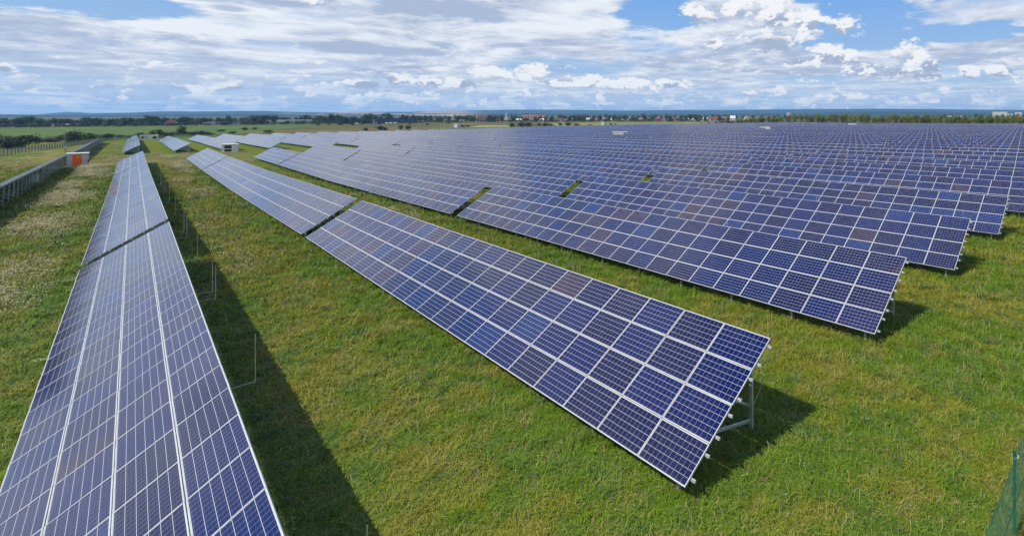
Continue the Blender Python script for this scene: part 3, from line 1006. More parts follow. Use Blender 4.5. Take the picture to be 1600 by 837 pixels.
# ------------------------------------------------------------------ village
WALLC = {'white': (.42, .41, .39), 'cream': (.46, .40, .31), 'brick': (.30, .10, .06), 'grey': (.34, .32, .31), 'pink': (.48, .33, .28), 'blue': (.30, .38, .48), 'dark': (.055, .07, .10), 'tan': (.40, .30, .21), 'green': (.18, .38, .22)}
ROOFC = {'red': (.17, .040, .035), 'orange': (.21, .09, .05), 'dark': (.07, .055, .065), 'grey': (.26, .25, .26), 'pale': (.52, .50, .48), 'brown': (.17, .105, .075), 'pink': (.50, .30, .24), 'maroon': (.15, .022, .028), 'bluewhite': (.50, .56, .62), 'navy': (.035, .045, .075), 'spire': (.25, .48, .30)}
MW = {k: plain('wall_' + k, c, .8, 0, .1, .4) for k, c in WALLC.items()}
MR = {k: plain('roof_' + k, c, .7, 0, .14, .5) for k, c in ROOFC.items()}
M_WIN = plain('dark_window_glass', (.03, .035, .04), .15)


def house(px, D, wp, hp, wall, roof, label, name='house', cat='house', flat=False, turn=None, gable=False, dep=9.0, wins=3):
    p = bearing(px, D); d = depth(p)
    w, h = wp / FPX * d, hp / FPX * d * (1.0 if flat else 0.76)
    ang = -math.atan2(p.x, p.y) + (turn if turn is not None else rng.uniform(-.35, .35))
    r = tag(empty(name, p, (0, 0, ang)), label, cat, 'buildings of the far village')
    dd = min(dep, max(w * .8, 5))
    wh = h * (.92 if flat else .5)
    m = MB(); m.box((-w / 2, -dd / 2, -1), (w / 2, dd / 2, wh))
    rm = MB()
    ov = .35
    if flat:
        rm.box((-w / 2 - .3, -dd / 2 - .3, wh + .003), (w / 2 + .3, dd / 2 + .3, h))
    elif gable:      # gable end faces the viewer
        m.face([(-w / 2, -dd / 2, wh), (w / 2, -dd / 2, wh), (0, -dd / 2, h * .97)]); m.face([(w / 2, dd / 2, wh), (-w / 2, dd / 2, wh), (0, dd / 2, h * .97)])
        for s in (-1, 1):
            a = [(s * (w / 2 + ov), -dd / 2 - ov, wh - .25), (s * (w / 2 + ov), dd / 2 + ov, wh - .25), (0, dd / 2 + ov, h), (0, -dd / 2 - ov, h)]
            rm.face(a); rm.face([(x, y, z - .2) for x, y, z in a][::-1])
    else:
        m.face([(-w / 2, dd / 2, wh), (-w / 2, -dd / 2, wh), (-w / 2, 0, h * .97)]); m.face([(w / 2, -dd / 2, wh), (w / 2, dd / 2, wh), (w / 2, 0, h * .97)])
        for s in (-1, 1):
            a = [(-w / 2 - ov, s * (dd / 2 + ov), wh - .25), (w / 2 + ov, s * (dd / 2 + ov), wh - .25), (w / 2 + ov, 0, h), (-w / 2 - ov, 0, h)]
            rm.face(a); rm.face([(x, y, z - .2) for x, y, z in a][::-1])
    m.build('wall', [MW[wall]], r)
    ro = rm.build('roof', [MR[roof]], r)
    if not flat and w > 5:
        m = MB(); m.box((w * .2, .4, h * .7), (w * .2 + .7, 1.1, h + .7)); m.build('chimney', [MW['brick']], ro)
    for i in range(wins):
        xw = -w / 2 + w * (i + .5) / wins
        m = MB(); m.box((xw - min(.7, w * .12), -dd / 2 - .05, wh * .38), (xw + min(.7, w * .12), -dd / 2 - .003, wh * .8)); m.build('window', [M_WIN], r)
    return r


house(267, 985, 8, 10.5, 'brick', 'maroon', 'red brick house with dark roof among the trees, far left', flat=False, turn=.2)
house(277, 990, 6, 7, 'white', 'grey', 'small white house just right of the red brick house', turn=.6)
house(357, 965, 42, 7.2, 'white', 'dark', 'long low white building with dark purple roof, left of centre', 'long_building', 'building', turn=-.12, wins=9, dep=14)
house(343, 955, 12, 7.0, 'white', 'dark', 'white gable end at the left of the long dark roofed building', gable=True, turn=-.1, wins=2)
house(452, 990, 54, 6.6, 'white', 'bluewhite', 'long white factory hall with pale blue roof', 'factory_hall', 'factory', flat=True, turn=.05, wins=12, dep=22)
house(432, 975, 18, 4.8, 'cream', 'pale', 'low cream annexe before the left end of the white factory hall', 'factory_hall', 'factory', flat=True, turn=.05, wins=4, dep=10)
r = house(594, 1000, 98, 8.2, 'dark', 'navy', 'long dark blue factory with pale window band behind the meadow', 'factory_hall', 'factory', flat=True, turn=.02, wins=14, dep=26)
house(569, 985, 48, 6.2, 'dark', 'navy', 'lower dark blue front wing of the long factory, left half', 'factory_hall', 'factory', flat=True, turn=.02, wins=6, dep=12)
house(600, 996, 2, 11, 'white', 'pale', 'pale stair tower rising from the dark blue factory', 'stair_tower', 'tower', flat=True, turn=0, wins=1, dep=5)
house(584, 975, 2, 6, 'white', 'pale', 'pale entrance block in front of the dark blue factory', 'entrance_block', 'building', flat=True, turn=0, wins=1, dep=5)
for px, wp, hp, mt, lab in ((558, 6, 2, 'white', 'white van parked before the left of the dark factory'), (566, 4, 2, 'brick', 'red van parked left before the dark factory'), (605, 5, 2.4, 'white', 'white van in the middle before the dark factory'), (611, 4.5, 2.4, 'cream', 'cream van beside the white one before the dark factory'), (618, 5, 2.4, 'blue', 'pale blue van right before the dark factory'), (589, 4, 2.0, 'blue', 'small blue van by the pale entrance block')):
    p = bearing(px, 945); d = depth(p); w, h = wp / FPX * d, hp / FPX * d
    r = tag(empty('parked_van', p, (0, 0, -YAW)), lab, 'van', 'vans parked at the factory')
    m = MB()
    prof = [(-w / 2, .5), (w / 2, .5), (w / 2, h * .55), (w * .36, h * .6), (w * .26, h), (-w / 2, h)]
    V = [(x, -1, z) for x, z in prof] + [(x, 1, z) for x, z in prof]; n = len(prof)
    m.shared(V, [tuple(range(n)), tuple(range(2 * n - 1, n - 1, -1))] + [(i, i + n, (i + 1) % n + n, (i + 1) % n) for i in range(n)])
    m.build('body', [MW[mt]], r)
    for sx in (-.3, .3):
        m = MB(); m.tube([(w * sx, -1.03, .45), (w * sx, 1.03, .45)], .45, 12); m.build('wheel', [M_BLACK], r)
    m = MB(); m.face([(w * .365, -.9, h * .62), (w * .365, .9, h * .62), (w * .285, .8, h * .95), (w * .285, -.8, h * .95)]); m.build('windscreen', [M_WIN], r)

HS = [(3, 8, 7, 'tan', 'orange', 'orange roofed house at the far left edge'), (28, 7, 5, 'grey', 'pale', 'pale roofed shed near the left edge'), (37, 4, 4.5, 'white', 'pale', 'small white house near the left edge'),
      (70, 10, 5, 'tan', 'pale', 'tan house with pale roof among the left trees'), (88, 8, 5.5, 'cream', 'grey', 'cream house behind the left hedge'), (104, 6, 6, 'white', 'grey', 'white house with grey roof right of the cream one'),
      (122, 6, 6, 'white', 'dark', 'white house with dark roof, left group'), (129, 10, 5.5, 'grey', 'brown', 'grey house with brown roof, left group'), (141, 9, 6, 'tan', 'pink', 'house with pinkish roof, left group'), (156, 9, 5.5, 'grey', 'grey', 'grey house right of the pinkish roof'),
      (196, 6, 5, 'grey', 'grey', 'grey house behind the leftmost table row'), (250, 12, 6, 'grey', 'grey', 'wide grey roof left of the red brick house'), (325, 14, 5.5, 'grey', 'grey', 'long grey roof left of the white gable'),
      (650, 4, 6, 'white', 'grey', 'small white house right of the dark factory'), (660, 4, 5.5, 'white', 'pale', 'small pale house further right of the dark factory'), (706, 12, 6, 'grey', 'brown', 'long brown roof between the factory and the pink block'), (719, 8, 6, 'tan', 'pale', 'pale roofed house beside the long brown roof'),
      (781, 13, 7, 'grey', 'orange', 'grey building with red roof edge left of the church spire'), (796, 9, 6, 'grey', 'grey', 'grey house under the church spire'), (811, 8, 6.5, 'grey', 'pale', 'pale grey house right of the church'),
      (832, 9, 6.5, 'tan', 'brown', 'brown roofed house below the long pink roof'), (847, 6, 6.5, 'white', 'pale', 'white house before the meadow bushes'), (859, 10, 7, 'grey', 'red', 'bright red roof at the left of the village row'), (864, 5, 6.5, 'cream', 'orange', 'cream house touching the bright red roof'),
      (877, 7, 6.5, 'grey', 'maroon', 'maroon roofed house beyond the red one'), (890, 11, 7, 'brick', 'orange', 'brick house with wide orange roof'), (880, 5, 5, 'blue', 'pale', 'pale blue shed before the orange roof'),
      (919, 5, 7.5, 'white', 'pale', 'tall white house near the middle of the village'), (925, 6, 6.5, 'white', 'dark', 'white house with dark roof beside the tall white one'), (932, 8, 6.5, 'brick', 'brown', 'brick house with brown roof, mid village'), (945, 8, 8, 'tan', 'grey', 'tan house with steep grey roof'),
      (958, 9, 6.5, 'grey', 'pale', 'pale roofed long house, mid village'), (972, 10, 6, 'grey', 'grey', 'low grey house, mid village'), (984, 7, 6.5, 'white', 'grey', 'white house left of the brown gable'), (1001, 7, 7, 'brick', 'brown', 'brown gabled house, mid village'), (1014, 9, 7, 'grey', 'pale', 'pale house left of the red peaked roof'),
      (1028, 7, 9, 'white', 'red', 'white house with tall red peaked roof'), (1038, 8, 7, 'white', 'dark', 'white house with black roof right of the red peak'), (1046, 6, 6, 'cream', 'pale', 'cream house before the maroon roof'), (1053, 9, 7.5, 'pink', 'maroon', 'pink house under a wide maroon roof'),
      (1063, 8, 7, 'grey', 'dark', 'grey house right of the maroon roof'), (1072, 8, 7, 'tan', 'pale', 'tan house with pale roof, right village'), (1083, 8, 7.5, 'white', 'maroon', 'white house with small maroon roof, right village'), (1095, 8, 8.5, 'white', 'orange', 'white house with orange roof near the tree belt'), (1102, 7, 8, 'tan', 'pale', 'tan house right of the orange roof'),
      (1115, 13, 8.5, 'white', 'red', 'big white house with broad red roof behind the belt'), (1132, 7, 8.5, 'grey', 'orange', 'orange roof above the left end of the belt'), (1145, 8, 10, 'white', 'pale', 'white house above the left end of the belt'), (1167, 9, 9.5, 'tan', 'pale', 'tan house with pale roof above the belt'),
      (1182, 4, 8.5, 'tan', 'orange', 'small orange roof above the belt'), (1190, 4, 8.5, 'grey', 'dark', 'small dark house above the belt'), (1202, 7, 10, 'white', 'red', 'crimson roof standing out above the belt'), (1251, 7, 8.5, 'grey', 'bluewhite', 'pale blue roof above the belt'), (1311, 6, 9, 'tan', 'orange', 'tan and orange house above the belt'),
      (1326, 4, 9, 'blue', 'dark', 'small blue house above the belt'), (1412, 5, 9, 'white', 'grey', 'little white house above the right part of the belt'), (1441, 6, 10, 'white', 'red', 'red roof above the right part of the belt'), (1484, 5, 9, 'white', 'pale', 'white shed above the right part of the belt'), (1499, 7, 10, 'tan', 'brown', 'brown roof above the right part of the belt')]
for px, wp, hp, wl, rf, lab in HS:
    D = 1010 if px < 340 else (1080 if px < 1130 else 1190)
    house(px, D + rng.uniform(-20, 20), wp, hp, wl, rf, lab, gable=(px % 3 == 0), wins=2)
house(755, 1090, 19, 11, 'pink', 'pink', 'large pink building above the trees right of the factory', 'apartment_block', 'building', flat=True, turn=.1, wins=6, dep=14)
house(834, 1180, 34, 11.5, 'pink', 'orange', 'long building with flat pink orange roof above the village trees', 'apartment_block', 'building', flat=True, turn=0, wins=9, dep=14)
house(1232.5, 1300, 5, 11.5, 'white', 'pale', 'tall white tower block above the tree belt', 'apartment_block', 'building', flat=True, turn=.3, wins=2, dep=9)
house(1562, 1700, 20, 10.5, 'white', 'pale', 'white apartment block above the right end of the belt', 'apartment_block', 'building', flat=True, turn=.1, wins=6, dep=14)
house(1591, 1700, 9, 9.5, 'pink', 'pale', 'pinkish block at the right edge above the belt', 'apartment_block', 'building', flat=True, turn=.1, wins=3, dep=12)
house(1577, 1650, 10, 8, 'white', 'grey', 'low white block between the two right hand apartment blocks', 'apartment_block', 'building', flat=True, turn=-.1, wins=3, dep=12)
p = bearing(791, 1120); d = depth(p); u = d / FPX
r = tag(empty('church', p, (0, 0, -YAW + .3)), 'church with pale green spire rising above the village trees', 'church', 'buildings of the far village')
m = MB(); m.box((-2.2 * u, -2 * u, -1), (2.2 * u, 2 * u, 7 * u)); m.build('wall', [MW['white']], r)
m = MB(); m.box((-1.1 * u, -1.1 * u, 7 * u + .01), (1.1 * u, 1.1 * u, 9.5 * u)); m.build('belfry', [MW['white']], r)
m = MB(); m.tube([(0, 0, 9.5 * u + .01), (0, 0, 10.6 * u), (0, 0, 15 * u)], [1.5 * u, .9 * u, .05 * u], 8); m.build('spire', [MR['spire']], r)
m = MB(); m.bar((0, 0, 15 * u), (0, 0, 16.2 * u), .25); m.bar((-.7, 0, 15.7 * u), (.7, 0, 15.7 * u), .2); m.build('cross', [MR['spire']], r)

# ------------------------------------------------------------------ grass, flowers and weeds
def clump(seed, n, rad, h, wdt, lean, mats):
    r = random.Random(seed); m = MB()
    for _ in range(n):
        a = r.uniform(0, 6.28); q = rad * math.sqrt(r.random())
        b = Vector((math.cos(a) * q, math.sin(a) * q, -.02))
        th = r.uniform(0, 6.28); L = h * r.uniform(.45, 1.15); ln = lean * r.uniform(.2, 1.3) * L
        dv = Vector((math.cos(th), math.sin(th), 0)); sv = Vector((-math.sin(th), math.cos(th), 0)) * wdt * r.uniform(.7, 1.3)
        mid = b + dv * ln * .35 + Vector((0, 0, L * .62)); tip = b + dv * ln + Vector((0, 0, L * (1 - .25 * lean)))
        i = len(m.v)
        m.shared([b - sv, b + sv, mid + sv * .8, mid - sv * .8, tip], [(0, 1, 2, 3), (3, 2, 4)])
    return m.mesh('clump', mats)


def mat_tuft(g, b):
    i = g.island(); r = g.objrand()
    g.put(b.inputs['Base Color'], g.mix(i, g.mix(r, (0.025, 0.070, 0.010), (0.035, 0.085, 0.022)), g.mix(r, (0.060, 0.135, 0.015), (0.07, 0.14, 0.045))))
    b.inputs['Roughness'].default_value = 0.5


M_TUFT = material('dark_tussock_blades', mat_tuft)
M_STRAW = plain('straw_blades', (0.33, 0.27, 0.11), .8, 0, .3, 12)


def herb(seed):
    r = random.Random(seed); m = MB()
    for _ in range(14):
        th = r.uniform(0, 6.28); L = r.uniform(.10, .26); z = r.uniform(.03, .2); w = L * r.uniform(.2, .34)
        d = Vector((math.cos(th), math.sin(th), 0)); s = Vector((-math.sin(th), math.cos(th), 0)); o = d * r.uniform(0, .08)
        u = Vector((0, 0, 1))
        m.face([o + u * z * .4, o + d * L * .55 + s * w + u * (z + .03), o + d * L + u * (z + r.uniform(-.05, .03)), o + d * L * .55 - s * w + u * (z + .03)])
    return m.mesh('clump', [M_HERB])


def mat_herb(g, b):
    i = g.island(); r = g.objrand()
    g.put(b.inputs['Base Color'], g.mix(i, g.mix(r, (0.040, 0.095, 0.008), (0.06, 0.115, 0.010)), g.mix(r, (0.07, 0.15, 0.014), (0.10, 0.16, 0.016))))
    b.inputs['Roughness'].default_value = 0.5


M_HERB = material('broad_weed_leaves', mat_herb)
M_PETAL = plain('cream_flower_heads', (0.60, 0.56, 0.36), .8, 0, .2, 20)
M_STALK = plain('dry_stalks', (0.30, 0.25, 0.12), .8, 0, .3, 20)
M_PETALY = plain('yellow_flower_heads', (0.75, 0.50, 0.02), .7, 0, .2, 20)


def umbel(seed, n, h, spread, petal):
    r = random.Random(seed); m = MB()
    for _ in range(n):
        a = r.uniform(0, 6.28); q = spread * r.random()
        b = Vector((math.cos(a) * q, math.sin(a) * q, 0)); H = h * r.uniform(.6, 1.15)
        t = b + Vector((r.gauss(0, .06), r.gauss(0, .06), H))
        m.bar(b, t, .006, mi=1)
        for _k in range(4):
            c = t + Vector((r.gauss(0, .030), r.gauss(0, .030), r.uniform(-.015, .02))); rr = r.uniform(.007, .017)
            nn = Vector((r.gauss(0, .4), r.gauss(0, .4), 1)).normalized(); s = nn.orthogonal().normalized(); q2 = nn.cross(s)
            m.face([c + (s * math.cos(k * 1.257) + q2 * math.sin(k * 1.257)) * rr for k in range(5)], 0)
    return m.mesh('clump', [petal, M_STALK])


def scatter_node(name, coll):
    ng = bpy.data.node_groups.new(name, 'GeometryNodeTree')
    ng.interface.new_socket('Geometry', in_out='INPUT', socket_type='NodeSocketGeometry')
    ng.interface.new_socket('Geometry', in_out='OUTPUT', socket_type='NodeSocketGeometry')
    N, L = ng.nodes, ng.links
    i, o = N.new('NodeGroupInput'), N.new('NodeGroupOutput')
    ci = N.new('GeometryNodeCollectionInfo'); ci.inputs[0].default_value = coll
    ci.inputs['Separate Children'].default_value = True; ci.inputs['Reset Children'].default_value = True
    ip = N.new('GeometryNodeInstanceOnPoints'); ip.inputs['Pick Instance'].default_value = True
    def attr(nm, t):
        a = N.new('GeometryNodeInputNamedAttribute'); a.data_type = t; a.inputs['Name'].default_value = nm
        return [s for s in a.outputs if s.enabled][0]
    L.new(i.outputs[0], ip.inputs['Points']); L.new(ci.outputs[0], ip.inputs['Instance'])
    L.new(attr('idx', 'INT'), ip.inputs['Instance Index'])
    L.new(attr('rot', 'FLOAT_VECTOR'), ip.inputs['Rotation'])
    L.new(attr('scl', 'FLOAT_VECTOR'), ip.inputs['Scale'])
    L.new(ip.outputs[0], o.inputs[0])
    return ng


def scatter(name, pts, scl, idx, meshes, label, cat):
    coll = bpy.data.collections.new(name + '_kinds')
    for k, me in enumerate(meshes): coll.objects.link(bpy.data.objects.new(f'{name}_kind_{k:02d}', me))
    n = len(pts)
    me = bpy.data.meshes.new(name); me.from_pydata([tuple(p) for p in pts], [], [])
    rs = np.random.RandomState(n)
    rot = np.zeros((n, 3), np.float32); rot[:, 2] = rs.rand(n) * 6.283
    rot[:, 0] = rs.randn(n) * .08; rot[:, 1] = rs.randn(n) * .08
    a = me.attributes.new('rot', 'FLOAT_VECTOR', 'POINT'); a.data.foreach_set('vector', rot.ravel())
    s = np.repeat(np.asarray(scl, np.float32)[:, None], 3, 1)
    a = me.attributes.new('scl', 'FLOAT_VECTOR', 'POINT'); a.data.foreach_set('vector', s.ravel())
    a = me.attributes.new('idx', 'INT', 'POINT'); a.data.foreach_set('value', np.asarray(idx, np.int32))
    o = link(name, me)
    o.modifiers.new('scatter', 'NODES').node_group = scatter_node(name + '_scatter', coll)
    tag(o, label, cat, kind='stuff')
    return o


rs = np.random.RandomState(3)
def frustum_pts(n, ymin, ymax, pxr=(-30, 1640)):
    """random ground points, even over what is seen (denser near the viewpoint)"""
    px = rs.uniform(pxr[0], pxr[1], n); py = rs.uniform(ymin, ymax, n)
    r = (px - PX0) / FPX; z = -(py - PY0) / FPX
    s, c = math.sin(YAW), math.cos(YAW)
    dx, dy = r * c + s, -r * s + c
    t = (-CAM_H + 0.0 - GRADE * 8) / (z - (-GRADE) * dy)
    t = np.where(t > 0, t, 1e6)
    X, Y = dx * t, dy * t
    ok = (t < 500)
    return X[ok], Y[ok], t[ok]


X, Y, T = frustum_pts(150000, 262, 900)
under = np.zeros(len(X), bool)
keep = ~under
pts = [(x, y, zg(x, y)) for x, y in zip(X, Y)]
D = np.hypot(X, Y)
scl = np.clip(0.72 + D * 0.016, .7, 2.4) * rs.uniform(.7, 1.3, len(X))
idx = rs.randint(0, 5, len(X))

u_ = rs.rand(len(X)); idx[u_ < .10] = 5; idx[u_ < .045] = 6; idx[u_ < .02] = 7
# longer growth round the posts, where the mower does not reach
ex, ey, ei = [], [], []
for k_ in range(0, 7):
    for off, cnt_ in ((3.15, 260), (0.35, 130)):
        for _ in range(cnt_):
            yy = 8.55 + 3.4 * rng.randint(0, 36) + rng.gauss(0, .35)
            ex.append(ROWX[k_] + off + rng.gauss(0, .18)); ey.append(yy); ei.append(rng.choice((5, 5, 7, 6, 3)))
pts = pts + [(x, y, zg(x, y)) for x, y in zip(ex, ey)]
scl = np.concatenate([scl, np.array([rng.uniform(.7, 1.3) for _ in ex])]); idx = np.concatenate([idx, np.array(ei)])
CL = [clump(1, 34, .20, .15, .0055, .7, [M_BLADE]), clump(2, 30, .24, .20, .0055, .8, [M_BLADE]), clump(3, 40, .18, .12, .006, .6, [M_BLADE]), clump(4, 26, .16, .30, .0055, .9, [M_BLADE]), clump(5, 34, .26, .17, .006, 1.0, [M_BLADE]),
      clump(6, 22, .13, .44, .0060, 1.25, [M_BLADE]), clump(7, 16, .20, .42, .0045, 1.1, [M_STRAW]), clump(8, 44, .20, .30, .0085, 1.0, [M_TUFT])]
scatter('grass', pts, scl, idx, CL, 'short meadow grass growing between the panel rows', 'grass')

X, Y, T = frustum_pts(5200, 300, 900)
pn = np.array([mnoise.noise(Vector((x * .16, y * .16, 2.0))) for x, y in zip(X, Y)])
k = pn > .1
X, Y = X[k], Y[k]
scatter('broad_leaved_weeds', [(x, y, zg(x, y)) for x, y in zip(X, Y)], rs.uniform(.3, .75, len(X)) * np.clip(.8 + np.hypot(X, Y) * .012, .8, 1.8), rs.randint(0, 3, len(X)),
        [herb(1), herb(2), herb(3)], 'dark green broad leaved weeds in the grass', 'weeds')

# flowering strips down the sunny middle of the alleys between the rows
fx, fy = [], []
def strip(n, x0, sx, y0, y1, thr=.0):
    yy = rs.uniform(y0, y1, n); xx = x0 + rs.randn(n) * sx
    for x, y in zip(xx, yy):
        if mnoise.noise(Vector((x * .22, y * .075, 5.0))) + .35 * mnoise.noise(Vector((x * .9, y * .5, 1.0))) > thr + rng.uniform(-.16, .22): fx.append(x); fy.append(y)
strip(3600, -5.0, 1.25, 30, 168, -.05)
strip(1800, 5.6, 1.1, 40, 165, .05)
strip(900, 15.6, 1.1, 22, 160, .06)
strip(500, 25.6, 1.0, 20, 160, .1)
strip(1500, -20, 6.0, 130, 330, .02)
strip(800, 3.5, 4.0, 176, 222, .0)
strip(700, -6, 3.0, 176, 330, .0)
n = len(fx)
scatter('wild_flowers', [(x, y, zg(x, y)) for x, y in zip(fx, fy)], rs.uniform(.8, 1.3, n) * np.clip(.9 + np.hypot(fx, fy) * .003, .9, 1.4), rs.randint(0, 3, n),
        [umbel(1, 8, .42, .3, M_PETAL), umbel(2, 6, .5, .26, M_PETAL), umbel(3, 10, .36, .34, M_PETAL)], 'cream white flower heads on dry stalks in the alleys', 'wild flowers')
X, Y, T = frustum_pts(260, 360, 860, (480, 1600))
pn = np.array([mnoise.noise(Vector((x * .25, y * .25, 8.0))) for x, y in zip(X, Y)]); k = pn > .05
X, Y = X[k], Y[k]
scatter('field_daisies', [(x, y, zg(x, y)) for x, y in zip(X, Y)], rs.uniform(.55, .9, len(X)), rs.randint(0, 4, len(X)),
        [umbel(11, 2, .3, .1, M_PETAL), umbel(12, 3, .26, .16, M_PETAL), umbel(13, 1, .3, .1, M_PETAL), umbel(14, 3, .26, .14, M_PETALY)], 'scattered single white and yellow flowers in the mown grass', 'flowers')

# ------------------------------------------------------------------ air
hm = bpy.data.materials.new('pale_air'); hm.use_nodes = True
nt = hm.node_tree; nt.nodes.remove(nt.nodes['Principled BSDF'])
pv = nt.nodes.new('ShaderNodeVolumePrincipled'); pv.inputs['Color'].default_value = (.27, .56, 1.0, 1); pv.inputs['Density'].default_value = 8e-5
pv.inputs['Anisotropy'].default_value = 0.1
nt.links.new(pv.outputs[0], [n for n in nt.nodes if n.type == 'OUTPUT_MATERIAL'][0].inputs['Volume'])
m = MB(); m.box((-12300, -12300, -9), (12300, 12300, 150)); hz = m.build('haze', [hm]); tag(hz, kind='stuff')
hz['label'] = 'thin pale blue air over the whole plain'; hz['category'] = 'haze'

# ------------------------------------------------------------------ sky
w = bpy.data.worlds.new('World'); sc.world = w; w.use_nodes = True
nt = w.node_tree; g = G(nt)
bg = nt.nodes['Background']; bg.inputs['Strength'].default_value = 0.09
w.cycles.sampling_method = 'NONE'
sky = nt.nodes.new('ShaderNodeTexSky'); sky.sky_type = 'NISHITA'; sky.sun_disc = False
sky.sun_elevation = math.asin(SUN_DIR.z); sky.sun_rotation = math.atan2(SUN_DIR.x, SUN_DIR.y)
sky.air_density = 1.0; sky.dust_density = 0.6; sky.ozone_density = 1.5
skyc = S(nt, sky.outputs[0])
dirv = S(nt, nt.nodes.new('ShaderNodeTexCoord').outputs['Generated'])
x, y, z = g.sep(dirv)
az = x.atan2(y)
el = z / (x * x + y * y).sqrt()          # tangent of the elevation


def AE(px, py):
    a = math.atan((px - PX0) / FPX) + YAW
    return a, (PY0 - py) / FPX * math.cos(a - YAW)


def pxw(px, wpx):
    c = math.cos(math.atan((px - PX0) / FPX)); return wpx / FPX * c * c, wpx / FPX * c


def blob(px, py, wx, wy, off=(0.0, 0.0)):
    a, e = AE(px, py)
    a -= off[0]; e -= off[1]
    sa, _ = pxw(px, wx); _, se = pxw(px, wy)
    da = (az - a) / sa; de = (el - e) / se
    return 1.0 - (da * da + de * de).sqrt()


def union(bs):
    o = bs[0]
    for b in bs[1:]: o = o.max(b)
    return o


# high sheet of stratocumulus on a flat layer
zz = z.max(0.0) + 0.075
sheet = g.com(x / zz, y / zz, 0.0)
wrp = g.noise(sheet, 0.5, 2, 0.55)
s1 = g.noise(g.vadd(sheet, g.com(wrp * 1.2, wrp * 0.8, 0.0)), 0.62, 6, 0.56, 0.25)
s2 = g.noise(g.vadd(sheet, (3.7, 1.2, 5.0)), 0.9, 7, 0.60, 0.5)
s3 = g.noise(g.vadd(g.vscale(sheet, (1.0, 0.45, 1.0)), (9.0, 4.0, 2.0)), 1.7, 5, 0.6, 0.3)
s4 = g.noise(g.vadd(sheet, g.com(wrp * 2.0, wrp * -1.0, 6.0)), 3.2, 7, 0.66, 0.2)
azn = g.smooth(az, R(-30), R(75))
holes = union([blob(60, -6, 330, 34), blob(1345, 30, 90, 52), blob(1035, 22, 95, 40), blob(1470, 55, 150, 17), blob(1260, -40, 400, 50)])
def sky_patch(a_deg, t_el, wa, we):
    da = (az - R(a_deg)) / R(wa); de = (el - t_el) / we
    return 1.0 - (da * da + de * de).sqrt()
h2k = g.smooth(union([sky_patch(12, .66, 12, .22), sky_patch(-13, .44, 12, .14), sky_patch(-38, .32, 17, .17), sky_patch(30, 1.5, 60, .45)]) + (s2 - .5) * 1.0, 0.0, 0.45)
c2k = g.smooth(union([sky_patch(17, 1.0, 18, .22), sky_patch(1, .29, 10, .13), sky_patch(-60, .8, 30, .3)]) + (s2 - .5) * 1.0, 0.0, 0.5)
hole_k = g.smooth(holes + (s2 - 0.5) * 1.9 + (s4 - 0.5) * 0.9, -0.15, 0.6)
cov = s1 + (1.0 - azn) * 0.10 + 0.085 - hole_k * 0.34 - g.smooth(el, 0.28, 0.75) * 0.115 - h2k * 0.46 + c2k * 0.17
dens = g.smooth(cov + (s4 - 0.5) * 0.10, 0.44, 0.60)
shade = g.smooth(s2 * 0.45 + s3 * 0.40 + s4 * 0.50 + (s1 - 0.5) * 0.25, 0.555, 0.785)
white = (8.9, 9.2, 9.6); grey = (4.3, 5.1, 6.8)
streak = union([blob(300, 42, 150, 13), blob(215, 28, 120, 7), blob(340, 12, 120, 9), blob(390, 55, 120, 9)])
shade = (shade - g.smooth(streak + (s3 - .5) * 1.2, 0.0, 0.45) * 0.9).max(0.0)
dk = union([blob(190, 118, 240, 15), blob(430, -6, 90, 14), blob(180, -2, 55, 9), blob(700, 14, 170, 26), blob(360, 14, 45, 8), blob(560, 75, 190, 14)])
shade = (shade + g.smooth(dk + (s2 - .5) * 1.4, 0.0, 0.7) * 0.85).min(1.35)
sheetc = g.mix(shade, white, grey)
blue = g.mix(g.smooth(el, 0.0, 0.30), (3.9, 5.7, 8.2), (1.7, 4.2, 9.0))
blue = g.mix(0.2, blue, skyc)
blue = g.mix(g.smooth(el, 0.3, 1.1), blue, (1.0, 2.3, 5.6))
col = g.mix(dens * 0.96, blue, sheetc)
# low band near the horizon, thinner and paler
band = g.smooth(el, 0.085, 0.012)
lows = g.com(x / (z.max(0.0) + 0.028), y / (z.max(0.0) + 0.028), 0.0)
b1 = g.noise(g.vadd(lows, (2.0, 7.0, 1.0)), 0.55, 6, 0.60, 0.3)
b2 = g.noise(g.vadd(lows, (8.0, 1.0, 3.0)), 0.33, 4, 0.55, 0.2)
col = g.mix(band * 0.85, col, g.mix(g.smooth(b1, .38, .62), (4.0, 5.8, 8.2), (7.4, 8.3, 9.2)))


# heaped cumulus: flat bases, lit from the left and above
OFF = (-0.010, 0.020)
def cum_noise(off):
    p = g.com(az + off[0], (el + off[1]) * 1.75, 0.0)
    v = g.new('ShaderNodeTexVoronoi', voronoi_dimensions='3D', feature='SMOOTH_F1')
    wv = g.noise(p, 26.0, 2, 0.6)
    g.put(v.inputs['Vector'], g.vadd(p, g.com(wv * 0.03, wv * 0.02, 0.0)))
    v.inputs['Scale'].default_value = 24.0; v.inputs['Detail'].default_value = 3.0; v.inputs['Roughness'].default_value = 0.62; v.inputs['Smoothness'].default_value = 0.35
    puff = 1.0 - g.out(v) * 1.1
    return puff * 0.60 + g.noise(p, 16.0, 9, 0.66, 0.2) * 0.42 + 0.13, g.noise(p, 6.5, 1, 0.5)


nA, nB = cum_noise((0, 0)); nA2, nB2 = cum_noise(OFF)
nF = g.noise(g.com(az, el * 1.5, 7.0), 70.0, 5, 0.68)
rel = g.smooth(nA - nA2 + (nF - .5) * .10, -0.13, 0.13)

